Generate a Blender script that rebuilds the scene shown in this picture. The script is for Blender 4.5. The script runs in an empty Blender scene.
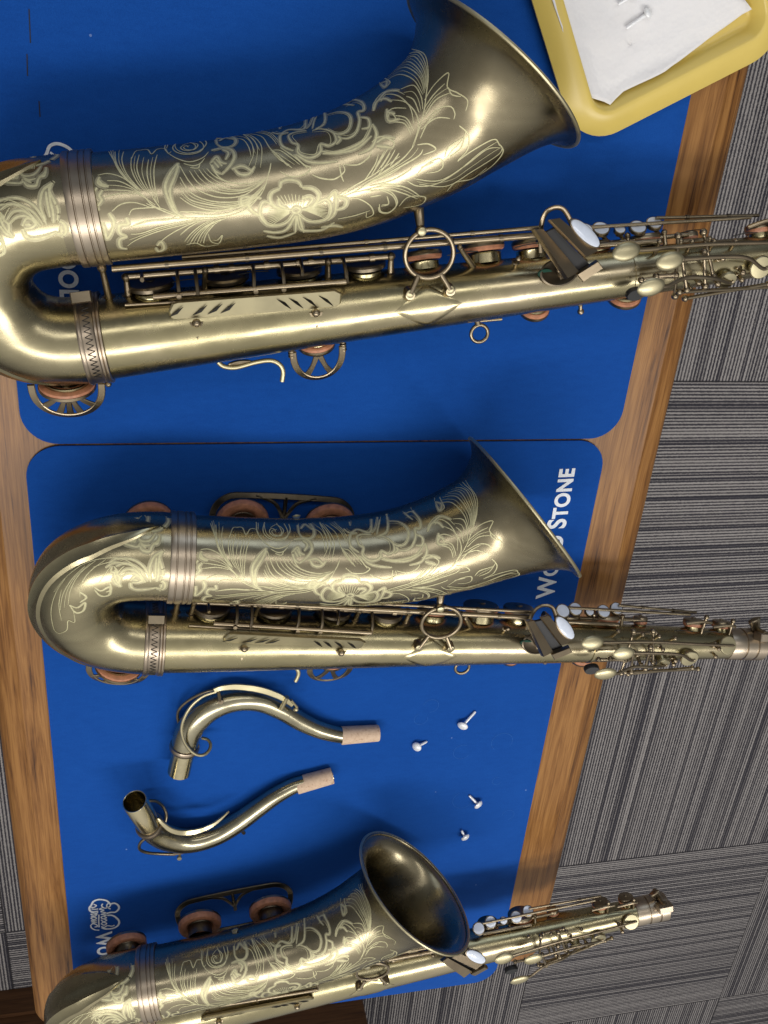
WORLD = .80
EXPO = 0.0
WIN = 10
WY, WZ = .5, .866
WRAMP = [(.3, (.09, .09, .09)), (.5, (.15, .16, .18)), (.68, (.26, .26, .26)), (.85, (.62, .61, .59)), (1, (.95, .93, .9))]
LIGHTS = [('ceiling_light', -1.1, 1.9, -.5, 1.2, .34, 16.5, (1, .97, .93)), ('ceiling_light', -1.1, 1.9, .95, 1.2, .34, 16.5, (1, .97, .93)), ('ceiling_light', .95, 1.9, .25, 2.4, .25, 9, (1, .97, .94))]
import bpy, math, random
from mathutils import Vector, Matrix
from mathutils.bvhtree import BVHTree
random.seed(7)
scene = bpy.context.scene
COL = scene.collection
PI = math.pi

# ------------------------------------------------------------------ camera
F_PX = 971.29
M = Matrix(((0.9729272, 0.08553468, 0.21470091), (-0.02647421, -0.88162844, 0.47120102), (0.22959046, -0.46412833, -0.85549583)))
CAM = Vector((0, 0, 0.80))
cd = bpy.data.cameras.new('camera'); cam = bpy.data.objects.new('camera', cd); COL.objects.link(cam)
right, up, back = Vector(M[0]), -Vector(M[1]), -Vector(M[2])
cam.matrix_world = Matrix(((right.x, up.x, back.x, CAM.x), (right.y, up.y, back.y, CAM.y), (right.z, up.z, back.z, CAM.z), (0, 0, 0, 1)))
cd.sensor_fit = 'HORIZONTAL'; cd.sensor_width = 36; cd.lens = F_PX * 36 / 768
cd.clip_start = 0.01; cd.clip_end = 100
scene.camera = cam

def at(u, v, z=0.0):
    """point of the place at height z (metres above the mats) seen at photo pixel u, v"""
    d = M.transposed() @ Vector((u - 384, v - 512, F_PX))
    return CAM + d * ((z - CAM.z) / d.z)

_s = at(258, 300, .0625) - at(258, 300, .0704)
S1POS = (-.0416 + _s.x, -.2419 + _s.y, .0704 + _s.z)
def rot(yaw, roll, pitch):
    return Matrix.Rotation(math.radians(yaw), 3, 'Z') @ Matrix.Rotation(math.radians(pitch), 3, 'Y') @ Matrix.Rotation(math.radians(roll), 3, 'X')
POSE = {1: (S1POS, (8.6, -3.0, -.7)), 2: ((-.004, -.52, .065), (-4.7, 0, 0)), 3: ((-.0198, -1.0517, .062), (8.1, 3, -.9))}
def loc(k, u, v, h):
    """saxophone-local point (mm) at height h over its body axis"""
    o, a = POSE[k]; R = rot(*a); c = R.transposed() @ (CAM - Vector(o))
    d = R.transposed() @ (M.transposed() @ Vector((u - 384, v - 512, F_PX)))
    return (c + d * ((h / 1000 - c.z) / d.z)) * 1000
def A(u, v, h): return loc(1, u, v, h)
def B(u, v, h): return loc(2, u, v, h)
def C3(u, v, h): return loc(3, u, v, h)

# ------------------------------------------------------------------ mesh helpers
class MB:
    def __init__(s, k=0.001): s.v = []; s.f = []; s.k = k
    def add(s, vs, fs):
        n = len(s.v); s.v += [Vector(p) * s.k for p in vs]; s.f += [[i + n for i in f] for f in fs]; return s
    def build(s, name, mat, parent=None, angle=38, loc=None):
        me = bpy.data.meshes.new(name); me.from_pydata([tuple(p) for p in s.v], [], s.f); me.update()
        me.polygons.foreach_set('use_smooth', [True] * len(me.polygons))
        me.set_sharp_from_angle(angle=math.radians(angle))
        if mat: me.materials.append(mat)
        o = bpy.data.objects.new(name, me); COL.objects.link(o)
        if parent: o.parent = parent
        if loc: o.location = loc
        return o

def frame(t, ref=Vector((0, 0, 1))):
    t = t.normalized()
    if abs(t.dot(ref)) > .97: ref = Vector((0, 1, 0))
    a = ref.cross(t).normalized(); return a, t.cross(a)

def catmull(pts, n=6):
    P = [Vector(p) for p in pts]; out = []
    for i in range(len(P) - 1):
        p0 = P[max(i - 1, 0)]; p1 = P[i]; p2 = P[i + 1]; p3 = P[min(i + 2, len(P) - 1)]
        for j in range(n):
            t = j / n
            out.append(.5 * ((2 * p1) + (p2 - p0) * t + (2 * p0 - 5 * p1 + 4 * p2 - p3) * t * t + (3 * p1 - p0 - 3 * p2 + p3) * t ** 3))
    out.append(P[-1].copy()); return out
def catmull_s(vals, n=6):
    return [p.x for p in catmull([(v, 0, 0) for v in vals], n)]

def tube(mb, path, r, seg=12, cap=True, flat=1.0, ref=None):
    """sweep along path, r number or list; flat squashes the second axis"""
    P = [Vector(p) for p in path]; R = r if isinstance(r, (list, tuple)) else [r] * len(P)
    T = [(P[min(i + 1, len(P) - 1)] - P[max(i - 1, 0)]).normalized() for i in range(len(P))]
    a, b = frame(T[0], ref or Vector((0, 0, 1)))
    vs = []; fs = []
    for i, p in enumerate(P):
        if i:
            a = (a - T[i] * a.dot(T[i])).normalized(); b = T[i].cross(a)
        for j in range(seg):
            w = 2 * PI * j / seg; vs.append(p + a * (R[i] * math.cos(w)) + b * (R[i] * flat * math.sin(w)))
    for i in range(len(P) - 1):
        for j in range(seg):
            k = (j + 1) % seg; fs.append([i * seg + j, i * seg + k, (i + 1) * seg + k, (i + 1) * seg + j])
    if cap: fs.append(list(range(seg))[::-1]); fs.append([(len(P) - 1) * seg + j for j in range(seg)])
    return mb.add(vs, fs)

def rod(mb, p, q, r, seg=10): return tube(mb, [Vector(p), Vector(q)], r, seg)

def lathe(mb, c, n, prof, seg=28, cap=(True, True), squash=None):
    """profile = [(height along n, radius)]"""
    c = Vector(c); n = Vector(n).normalized(); a, b = frame(n); 
    if squash: sa, sb = squash
    else: sa = sb = 1
    vs = []; fs = []
    for h, r in prof:
        for j in range(seg):
            w = 2 * PI * j / seg; vs.append(c + n * h + a * (r * sa * math.cos(w)) + b * (r * sb * math.sin(w)))
    for i in range(len(prof) - 1):
        for j in range(seg):
            k = (j + 1) % seg; fs.append([i * seg + j, i * seg + k, (i + 1) * seg + k, (i + 1) * seg + j])
    if cap[0]: fs.append(list(range(seg))[::-1])
    if cap[1]: fs.append([(len(prof) - 1) * seg + j for j in range(seg)])
    return mb.add(vs, fs)

def ball(mb, c, r, seg=12):
    return lathe(mb, c, (0, 0, 1), [(-r * math.cos(PI * i / 8), max(r * math.sin(PI * i / 8), r * .02)) for i in range(9)], seg)

def torus(mb, c, n, R, r, seg=48, s2=12, a0=0, a1=2 * PI):
    c = Vector(c); a, b = frame(Vector(n)); closed = abs(a1 - a0 - 2 * PI) < 1e-6
    path = [c + a * (R * math.cos(a0 + (a1 - a0) * i / seg)) + b * (R * math.sin(a0 + (a1 - a0) * i / seg)) for i in range(seg + 1)]
    return tube(mb, path, r, s2, cap=not closed)

def slab(mb, poly, thick, n=None, bev=0.5):
    """polygon (3D points, any plane) extruded to a bevelled plate, top face at the points"""
    P = [Vector(p) for p in poly]
    if n is None:
        n = Vector((0, 0, 0))
        for i in range(len(P)):
            p, q = P[i], P[(i + 1) % len(P)]
            n += Vector(((p.y - q.y) * (p.z + q.z), (p.z - q.z) * (p.x + q.x), (p.x - q.x) * (p.y + q.y)))
        n.normalize()
    c = sum(P, Vector()) / len(P); N = len(P); rings = []
    def shr(p, d):
        v = p - c; l = v.length; return c + v * max(0, (l - d) / l)
    rings = [[shr(p, bev) for p in P], [p - n * bev for p in P], [p - n * (thick - bev) for p in P], [shr(p, bev) - n * thick for p in P]]
    vs = [q for r in rings for q in r]; fs = []
    for i in range(3):
        for j in range(N):
            k = (j + 1) % N; fs.append([i * N + j, (i + 1) * N + j, (i + 1) * N + k, i * N + k])
    fs.append(list(range(N))); fs.append([3 * N + j for j in range(N)][::-1])
    return mb.add(vs, fs)

def strip(mb, pts, widths, thick, ups):
    """flat bar along a path: widths across, thickness along ups"""
    P = [Vector(p) for p in pts]; n = len(P); vs = []; fs = []
    W = widths if isinstance(widths, (list, tuple)) else [widths] * n
    for i, p in enumerate(P):
        t = (P[min(i + 1, n - 1)] - P[max(i - 1, 0)]).normalized(); u = Vector(ups[i] if isinstance(ups, list) else ups).normalized()
        s = t.cross(u).normalized(); w = W[i] / 2; b = min(w, thick * .35)
        for a, h in ((-w, -thick / 2), (-w, thick / 2 - b), (-w + b, thick / 2), (w - b, thick / 2), (w, thick / 2 - b), (w, -thick / 2)):
            vs.append(p + s * a + u * h)
    for i in range(n - 1):
        for j in range(6):
            k = (j + 1) % 6; fs.append([i * 6 + j, (i + 1) * 6 + j, (i + 1) * 6 + k, i * 6 + k])
    fs.append(list(range(6))); fs.append([(n - 1) * 6 + j for j in range(6)][::-1])
    return mb.add(vs, fs)

def empty(name, label, cat, loc=(0, 0, 0), group=None):
    o = bpy.data.objects.new(name, None); COL.objects.link(o); o.location = loc; o.empty_display_size = .02
    return tag(o, label, cat, group)
def tag(o, label, cat, group=None, kind=None):
    if label: o['label'] = label
    if cat: o['category'] = cat
    if group: o['group'] = group
    if kind: o['kind'] = kind
    return o
def children(o): return [c for c in bpy.data.objects if c.parent == o]
def copy_tree(o, parent=None):
    c = o.copy(); COL.objects.link(c)
    if parent: c.parent = parent
    for ch in children(o): copy_tree(ch, c)
    return c

# ------------------------------------------------------------------ materials
def mat(name):
    m = bpy.data.materials.new(name); m.use_nodes = True; nt = m.node_tree; b = nt.nodes['Principled BSDF']; return m, nt, b
def N(nt, t, **kw):
    n = nt.nodes.new(t)
    for k, v in kw.items():
        if hasattr(n, k): setattr(n, k, v)
        else: n.inputs[k.replace('_', ' ')].default_value = v
    return n
def L(nt, a, b): nt.links.new(a, b)
def coords(nt, scale=(1, 1, 1), rotz=0, space='Object'):
    tc = N(nt, 'ShaderNodeTexCoord'); mp = N(nt, 'ShaderNodeMapping'); mp.inputs['Scale'].default_value = scale; mp.inputs['Rotation'].default_value = (0, 0, rotz)
    L(nt, tc.outputs[space], mp.inputs['Vector']); return mp.outputs['Vector']
def noise(nt, vec, scale, detail=3, rough=.55, dist=0):
    n = N(nt, 'ShaderNodeTexNoise'); n.inputs['Scale'].default_value = scale; n.inputs['Detail'].default_value = detail
    n.inputs['Roughness'].default_value = rough; n.inputs['Distortion'].default_value = dist; L(nt, vec, n.inputs['Vector']); return n.outputs['Fac']
def ramp(nt, fac, stops):
    r = N(nt, 'ShaderNodeValToRGB'); e = r.color_ramp.elements
    while len(e) < len(stops): e.new(.5)
    for i, (p, c) in enumerate(stops): e[i].position = p; e[i].color = (c[0], c[1], c[2], 1) if len(c) == 3 else c
    L(nt, fac, r.inputs['Fac']); return r.outputs['Color']
def bump(nt, h, b, strength, dist):
    n = N(nt, 'ShaderNodeBump'); n.inputs['Strength'].default_value = strength; n.inputs['Distance'].default_value = dist
    L(nt, h, n.inputs['Height']); L(nt, n.outputs['Normal'], b.inputs['Normal'])
def mathn(nt, op, a, b=None, c=None):
    n = N(nt, 'ShaderNodeMath', operation=op)
    for i, x in enumerate((a, b, c)):
        if x is None: continue
        if isinstance(x, (int, float)): n.inputs[i].default_value = x
        else: L(nt, x, n.inputs[i])
    return n.outputs[0]

def brass(name, c1, c2, c3, rough=(.2, .34), scale=9, stretch=(.5, 2.2, 2.2), wave=0, metal=1.0):
    m, nt, b = mat(name); b.inputs['Metallic'].default_value = metal
    v = coords(nt, stretch); n = noise(nt, v, scale, 4, .6, .6)
    L(nt, ramp(nt, n, [(.3, c1), (.5, c2), (.7, c3)]), b.inputs['Base Color'])
    v2 = coords(nt, (1, 1, 1)); n2 = noise(nt, v2, 45, 5, .65)
    rr = N(nt, 'ShaderNodeMapRange'); rr.inputs['From Min'].default_value = .3; rr.inputs['From Max'].default_value = .7
    rr.inputs['To Min'].default_value = rough[0]; rr.inputs['To Max'].default_value = rough[1]
    L(nt, n2, rr.inputs['Value']); L(nt, rr.outputs[0], b.inputs['Roughness'])
    n3 = noise(nt, coords(nt, (25, 400, 400)), 3, 3, .6)
    if wave:
        n4 = noise(nt, coords(nt, (.7, 1, 1)), 26, 2, .45, .4); n3 = mathn(nt, 'ADD', mathn(nt, 'MULTIPLY', n3, .012), mathn(nt, 'MULTIPLY', n4, wave)); bump(nt, n3, b, 1.0, .001)
    else: bump(nt, n3, b, .02, .0003)
    return m
bell_m = brass('aged_bell_brass', (.235, .20, .128), (.315, .272, .178), (.385, .335, .225), (.21, .32), 7, (.6, 1.8, 1.8), .35)
body_m = brass('aged_body_brass', (.30, .262, .155), (.40, .352, .205), (.475, .405, .27), (.20, .32), 11, (.45, 1.6, 1.6), .8)
key_m = brass('key_brass', (.215, .168, .115), (.29, .235, .158), (.355, .29, .195), (.28, .38), 12, (1, 1, 1))
touch_m = brass('touch_brass', (.44, .395, .25), (.51, .455, .29), (.56, .50, .315), (.36, .48), 20, (1, 1, 1))
band_m = brass('band_brass', (.3, .245, .185), (.4, .33, .25), (.46, .39, .3), (.3, .4), 14, (1, 1, 1))
engr_m, nt, b = mat('engraved_line'); b.inputs['Metallic'].default_value = .6; b.inputs['Roughness'].default_value = .55
L(nt, ramp(nt, noise(nt, coords(nt), 400, 2), [(.3, (.58, .54, .32)), (.7, (.70, .66, .41))]), b.inputs['Base Color'])
def plain(name, c, rough, metal=0, spec=.5, ns=60, amt=.12, bs=0.0):
    m, nt, b = mat(name); b.inputs['Roughness'].default_value = rough; b.inputs['Metallic'].default_value = metal
    n = noise(nt, coords(nt), ns, 4); d = tuple(x * (1 - amt) for x in c); e = tuple(min(1, x * (1 + amt)) for x in c)
    L(nt, ramp(nt, n, [(.3, d), (.7, e)]), b.inputs['Base Color'])
    if bs: bump(nt, n, b, bs, .001)
    return m
pad_m = plain('pad_leather', (.46, .20, .11), .45, 0, .4, 200, .25, .1)
dark_m = plain('dark_cup', (.03, .028, .025), .4, .6)
black_m = plain('black_bumper_and_gap', (.012, .012, .013), .45)
green_m = plain('green_felt', (.006, .05, .03), .9)
pearl_m = plain('pearl', (.72, .78, .9), .12, 0, .6, 120, .06)
pearl_m.node_tree.nodes['Principled BSDF'].inputs['Coat Weight'].default_value = .6
shade_m, nt, b = mat('engraved_shading'); b.inputs['Metallic'].default_value = .85; b.inputs['Roughness'].default_value = .5
L(nt, ramp(nt, noise(nt, coords(nt), 900, 3), [(.35, (.40, .36, .235)), (.65, (.48, .44, .285))]), b.inputs['Base Color'])
cork_m, nt, b = mat('cork'); b.inputs['Roughness'].default_value = .85
vz = coords(nt); n1 = noise(nt, vz, 500, 5, .7); n2 = noise(nt, coords(nt, (1, 1, 1)), 180, 2, .5)
mx = mathn(nt, 'ADD', mathn(nt, 'MULTIPLY', n1, .6), mathn(nt, 'MULTIPLY', n2, .4))
L(nt, ramp(nt, mx, [(.36, (.42, .26, .18)), (.43, (.60, .43, .30)), (.6, (.68, .51, .37))]), b.inputs['Base Color']); bump(nt, n1, b, .3, .0006)
steel_m = plain('pale_screw', (.86, .87, .89), .3, .15, .5, 300, .05)
white_m = plain('mat_print', (.78, .81, .86), .6, 0, .3, 500, .1)

# mats : blue felt with fine weave, lint and a few worn marks
felt_m, nt, b = mat('blue_felt'); b.inputs['Roughness'].default_value = .95; b.inputs['Specular IOR Level'].default_value = .12
v = coords(nt); big = noise(nt, v, 5, 3, .5); fine = noise(nt, v, 1500, 2, .7); mid = noise(nt, coords(nt, (1, 3, 1)), 70, 4, .6)
s = mathn(nt, 'ADD', mathn(nt, 'ADD', mathn(nt, 'MULTIPLY', big, .3), mathn(nt, 'MULTIPLY', fine, .5)), mathn(nt, 'MULTIPLY', mid, .2))
base = ramp(nt, s, [(.3, (.004, .048, .25)), (.5, (.006, .066, .32)), (.72, (.010, .085, .38))])
vo = N(nt, 'ShaderNodeTexVoronoi'); vo.inputs['Scale'].default_value = 22; vo.inputs['Randomness'].default_value = 1; L(nt, v, vo.inputs['Vector'])
sp = mathn(nt, 'LESS_THAN', vo.outputs['Distance'], .022)
mixc = N(nt, 'ShaderNodeMix', data_type='RGBA'); L(nt, mathn(nt, 'MULTIPLY', sp, .45), mixc.inputs['Factor']); L(nt, base, mixc.inputs[6]); mixc.inputs[7].default_value = (.25, .35, .6, 1)
L(nt, mixc.outputs[2], b.inputs['Base Color'])
b.inputs['Sheen Weight'].default_value = .12; b.inputs['Sheen Roughness'].default_value = .5; b.inputs['Sheen Tint'].default_value = (.3, .5, 1, 1)
bump(nt, mathn(nt, 'ADD', fine, mathn(nt, 'MULTIPLY', mid, .6)), b, .25, .0006)
rubber_m = plain('mat_backing', (.01, .012, .02), .8)

def wood(name, cols, rough=.36, s=1.0, axis='Y'):
    m, nt, b = mat(name); b.inputs['Roughness'].default_value = rough; b.inputs['Specular IOR Level'].default_value = .35
    st = (16, .9, 16) if axis == 'Y' else (.9, 16, 16)
    v = coords(nt, st); w = noise(nt, coords(nt, (1, 1, 1)), 3, 2)
    n1 = noise(nt, v, 4.5 * s, 5, .6, .9)
    st2 = (220, 5, 220) if axis == 'Y' else (5, 220, 220)
    n2 = noise(nt, coords(nt, st2), 3.0, 3, .6)
    st3 = (45, 2.2, 45) if axis == 'Y' else (2.2, 45, 45)
    n3 = noise(nt, coords(nt, st3), 3.0, 4, .7, 1.2)
    f = mathn(nt, 'ADD', mathn(nt, 'ADD', mathn(nt, 'MULTIPLY', n1, .34), mathn(nt, 'MULTIPLY', n2, .26)), mathn(nt, 'MULTIPLY', n3, .40))
    L(nt, ramp(nt, f, [(.37, cols[0]), (.465, cols[1]), (.58, cols[2])]), b.inputs['Base Color']); bump(nt, n2, b, .15, .0006)
    return m
oak_m = wood('oak_edge', ((.050, .016, .003), (.20, .082, .018), (.33, .155, .042)))
bench_m = wood('dark_bench_wood', ((.030, .012, .005), (.062, .026, .009), (.095, .042, .016)), .5, 1, 'X')
for nn in oak_m.node_tree.nodes:
    pass

# striped carpet squares, quarter-turned
carpet_m, nt, b = mat('striped_carpet'); b.inputs['Roughness'].default_value = .95; b.inputs['Specular IOR Level'].default_value = .1
tc = N(nt, 'ShaderNodeTexCoord'); sx = N(nt, 'ShaderNodeSeparateXYZ'); L(nt, tc.outputs['Object'], sx.inputs[0])
TS = .616
gx = mathn(nt, 'DIVIDE', mathn(nt, 'SUBTRACT', sx.outputs[0], .9036), TS); gy = mathn(nt, 'DIVIDE', mathn(nt, 'SUBTRACT', sx.outputs[1], -.5615), TS)
ix = mathn(nt, 'FLOOR', gx); iy = mathn(nt, 'FLOOR', gy)
par = mathn(nt, 'FLOORED_MODULO', mathn(nt, 'ADD', mathn(nt, 'ADD', ix, iy), 1), 2)      # 1 -> stripes run along Y
inv = mathn(nt, 'SUBTRACT', 1, par)
across = mathn(nt, 'ADD', mathn(nt, 'MULTIPLY', sx.outputs[0], par), mathn(nt, 'MULTIPLY', sx.outputs[1], inv))
along = mathn(nt, 'ADD', mathn(nt, 'MULTIPLY', sx.outputs[1], par), mathn(nt, 'MULTIPLY', sx.outputs[0], inv))
seed = mathn(nt, 'ADD', mathn(nt, 'MULTIPLY', ix, 3.7), mathn(nt, 'MULTIPLY', iy, 5.3))
wob = N(nt, 'ShaderNodeCombineXYZ'); L(nt, mathn(nt, 'MULTIPLY', across, 1), wob.inputs[0]); L(nt, along, wob.inputs[1]); L(nt, seed, wob.inputs[2])
wn = noise(nt, wob.outputs[0], 260, 2, .5)
ac2 = mathn(nt, 'ADD', across, mathn(nt, 'MULTIPLY', mathn(nt, 'SUBTRACT', wn, .5), .0035))
def stripe(scale, along_s, z):
    cx = N(nt, 'ShaderNodeCombineXYZ'); L(nt, mathn(nt, 'MULTIPLY', ac2, scale), cx.inputs[0]); L(nt, mathn(nt, 'MULTIPLY', along, along_s), cx.inputs[1]); L(nt, mathn(nt, 'ADD', seed, z), cx.inputs[2])
    return noise(nt, cx.outputs[0], 1, 1, .5)
RIB = .0066
rq = mathn(nt, 'DIVIDE', ac2, RIB); ri = mathn(nt, 'FLOOR', rq); rf = mathn(nt, 'FRACT', rq)
wv = N(nt, 'ShaderNodeCombineXYZ'); L(nt, ri, wv.inputs[0]); L(nt, seed, wv.inputs[1])
wnz = N(nt, 'ShaderNodeTexWhiteNoise', noise_dimensions='2D'); L(nt, wv.outputs[0], wnz.inputs['Vector'])
tri = mathn(nt, 'ABSOLUTE', mathn(nt, 'SUBTRACT', rf, .5))          # 0 on the rib, .5 in the groove
s3 = stripe(60, .1, 20); s2 = stripe(520, 1.0, 9)
spk = noise(nt, wob.outputs[0], 480, 3, .8)
cosr = mathn(nt, 'COSINE', mathn(nt, 'MULTIPLY', mathn(nt, 'SUBTRACT', rf, .5), 2 * PI))
dark = mathn(nt, 'LESS_THAN', wnz.outputs['Value'], .22)
sm = mathn(nt, 'ADD', mathn(nt, 'MULTIPLY_ADD', cosr, .22, .455), mathn(nt, 'ADD', mathn(nt, 'MULTIPLY', mathn(nt, 'SUBTRACT', wnz.outputs['Value'], .5), .16), mathn(nt, 'MULTIPLY', mathn(nt, 'SUBTRACT', s2, .5), .45)))
sm = mathn(nt, 'SUBTRACT', sm, mathn(nt, 'MULTIPLY', dark, .12))
sm = mathn(nt, 'ADD', sm, mathn(nt, 'MULTIPLY', mathn(nt, 'SUBTRACT', s3, .5), .2))
sm = mathn(nt, 'ADD', sm, mathn(nt, 'MULTIPLY', mathn(nt, 'SUBTRACT', spk, .5), .6))
colr = ramp(nt, sm, [(.26, (.050, .048, .060)), (.38, (.10, .095, .105)), (.48, (.23, .213, .21)), (.66, (.45, .42, .405))])
# seams
fx = mathn(nt, 'FRACT', gx); fy = mathn(nt, 'FRACT', gy)
ed = mathn(nt, 'MINIMUM', mathn(nt, 'MINIMUM', fx, mathn(nt, 'SUBTRACT', 1, fx)), mathn(nt, 'MINIMUM', fy, mathn(nt, 'SUBTRACT', 1, fy)))
seam = mathn(nt, 'LESS_THAN', ed, .0028)
mixc = N(nt, 'ShaderNodeMix', data_type='RGBA'); L(nt, mathn(nt, 'MULTIPLY', seam, .8), mixc.inputs['Factor']); L(nt, colr, mixc.inputs[6]); mixc.inputs[7].default_value = (.03, .028, .032, 1)
L(nt, mixc.outputs[2], b.inputs['Base Color']); bump(nt, mathn(nt, 'ADD', sm, spk), b, .7, .004)

tray_m = plain('yellow_plastic', (.70, .53, .13), .32, 0, .5, 30, .03)
paper_m, nt, b = mat('paper_towel'); b.inputs['Roughness'].default_value = .95
vo = N(nt, 'ShaderNodeTexVoronoi'); vo.inputs['Scale'].default_value = 260; L(nt, coords(nt), vo.inputs['Vector'])
b.inputs['Base Color'].default_value = (.80, .79, .80, 1); bump(nt, mathn(nt, 'ADD', vo.outputs['Distance'], noise(nt, coords(nt), 40, 3)), b, .45, .0008)

# ------------------------------------------------------------------ setting
FZ = -.70
fl = MB(1); fl.add([(-6, -6, 0), (6, -6, 0), (6, 6, 0), (-6, 6, 0)], [[0, 1, 2, 3]])
floor = fl.build('floor', carpet_m, loc=(0, 0, FZ)); floor['kind'] = 'structure'

def rrect(x0, y0, x1, y1, r, n=8):
    out = []
    for cx, cy, a in ((x1 - r, y1 - r, 0), (x0 + r, y1 - r, 90), (x0 + r, y0 + r, 180), (x1 - r, y0 + r, 270)):
        for i in range(n + 1):
            w = math.radians(a + 90 * i / n); out.append((cx + r * math.cos(w), cy + r * math.sin(w)))
    return out
def rings(mb, rs, capb=True, capt=True):
    n = len(rs[0]); vs = [p for r in rs for p in r]; fs = []
    for i in range(len(rs) - 1):
        for j in range(n):
            k = (j + 1) % n; fs.append([i * n + j, i * n + k, (i + 1) * n + k, (i + 1) * n + j])
    if capb: fs.append(list(range(n))[::-1])
    if capt: fs.append([(len(rs) - 1) * n + j for j in range(n)])
    return mb.add(vs, fs)
def r3(x0, y0, x1, y1, r, z, n=8): return [(x, y, z) for x, y in rrect(x0, y0, x1, y1, r, n)]

TX0, TX1, TY0, TY1 = -.158, .5015, -1.152, .62
table = empty('table', 'wooden table with rounded oak edges under the two blue felt mats', 'table', (.17, -.3, FZ))
def shift(pts, d): return [(x + d[0], y + d[1], z + d[2]) for x, y, z in pts]
tb = MB(1); T0 = (-.17, .3, -FZ)
bw = .024
tb_r = []
for off, z in ((.006, -.040), (0, -.034), (0, -.019), (.0035, -.0135), (.010, -.0085), (.018, -.0055), (bw, -.0042), (bw + .002, -.003)):
    tb_r.append(shift(r3(TX0 + off, TY0 + off, TX1 - off, TY1 - off, max(.03 - off, .004), z), T0))
rings(tb, tb_r); tb.build('table_top', oak_m, table, 30)
ap = MB(1); rings(ap, [shift(r3(TX0 + .05, TY0 + .08, TX1 - .05, TY1 - .08, .004, z), T0) for z in (-.10, -.041)]); ap.build('apron', oak_m, table)
for lx in (TX0 + .08, TX1 - .08):
    for ly in (TY0 + .12, TY1 - .12):
        lg = MB(1); rings(lg, [shift(r3(lx - s, ly - s, lx + s, ly + s, .006, z), T0) for z, s in ((FZ, .018), (-.10, .026))]); lg.build('leg', oak_m, table)

chest = empty('wooden_chest', 'dark brown wooden chest standing on the carpet beyond the end of the table', 'chest', (.0, -2.2, FZ))
bx0, bx1 = -.75, at(380, 1010, -.45).x; by1 = at(10, 991, FZ).y
T1 = (0, 2.2, -FZ)
bt = MB(1); rings(bt, [shift(r3(bx0 + o, by1 - .5 + o, bx1 - o, by1 - o, .008, z), T1) for o, z in ((.004, FZ), (.004, -.262))]); bt.build('case', bench_m, chest)
bt = MB(1); rings(bt, [shift(r3(bx0 - .01 + o, by1 - .51 + o, bx1 + .01 - o, by1 + .01 - o, .01, z), T1) for o, z in ((.002, -.26), (0, -.257), (0, -.243), (.003, -.24))]); bt.build('lid', bench_m, chest)
bt = MB(1); rings(bt, [shift(r3(bx0 - .006, by1 - .5, bx1 + .006, by1 + .006, .006, z), T1) for z in (FZ + .001, FZ + .06)]); bt.build('plinth', bench_m, chest)

# mats
def text_mesh(s, size, name, parent, p0, p1, capfirst=True):
    """word set between two points (p0 -> p1) on the mat, first letters larger"""
    d = (p1 - p0); Lg = d.length; ang = math.atan2(d.y, d.x)
    objs = []
    cu = bpy.data.curves.new(name, 'FONT'); cu.body = s; cu.size = 1; cu.extrude = .0; cu.offset = .03; cu.small_caps_scale = .8; cu.space_character = 1.06
    for i, ch in enumerate(s):
        if ch.islower() : cu.body_format[i].use_small_caps = True
    o = bpy.data.objects.new(name, cu); COL.objects.link(o)
    bpy.context.view_layer.update()
    me = bpy.data.meshes.new_from_object(o.evaluated_get(bpy.context.evaluated_depsgraph_get())); bpy.data.objects.remove(o)
    xs = [v.co.x for v in me.vertices]; k = Lg / (max(xs) - min(xs)); x0 = min(xs)
    for v in me.vertices:
        v.co = Vector(((v.co.x - x0) * k, v.co.y * k * size, 0))
        v.co = Vector((math.cos(ang) * v.co.x - math.sin(ang) * v.co.y, math.sin(ang) * v.co.x + math.cos(ang) * v.co.y, 0)) + p0
    me.materials.append(white_m)
    r = bpy.data.objects.new(name, me); COL.objects.link(r); r.parent = parent; return r

def flatline(mb, pts, w, z):
    P = [Vector((p[0], p[1], z)) for p in pts]; P = catmull(P, 6); n = len(P); vs = []; fs = []
    for i, p in enumerate(P):
        t = (P[min(i + 1, n - 1)] - P[max(i - 1, 0)]).normalized(); s = Vector((-t.y, t.x, 0)) * (w / 2); vs += [p + s, p - s]
    for i in range(n - 1): fs.append([2 * i, 2 * i + 1, 2 * i + 3, 2 * i + 2])
    mb.add(vs, fs)

EMB = [[(330,150),(290,112),(210,100),(150,120),(125,160),(104,190),(112,225),(150,235),(200,228)],
 [(250,145),(238,168),(262,192),(300,190),(332,168),(328,143),(300,150),(296,180),(335,205)],
 [(330,150),(380,140),(420,165),(426,200),(390,236),(340,240),(290,252)],
 [(300,272),(360,275),(412,312),(430,350),(410,390),(360,415),(290,422),(238,408)],
 [(245,190),(215,205),(262,215),(228,232),(285,245),(232,262),(290,270),(235,290),(250,310),(290,300),(265,285)],
 [(232,320),(258,342),(292,325),(262,312)], [(232,362),(262,380),(292,362),(258,348),(232,362)], [(232,395),(270,402),(300,385),(350,390),(380,380)],
 [(150,150),(180,165),(150,185),(120,180)], [(125,200),(165,205),(200,200)],
 [(120,240),(165,248),(200,240)], [(115,258),(150,268),(185,255),(165,282),(120,280)], [(118,300),(150,290),(182,302),(150,318),(118,300)],
 [(120,330),(180,326),(130,342),(182,346),(130,358)], [(120,372),(150,362),(184,375),(190,392),(160,398)],
 [(208,262),(206,330),(210,400)], [(118,375),(125,405),(165,428),(212,432)]]
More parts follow.
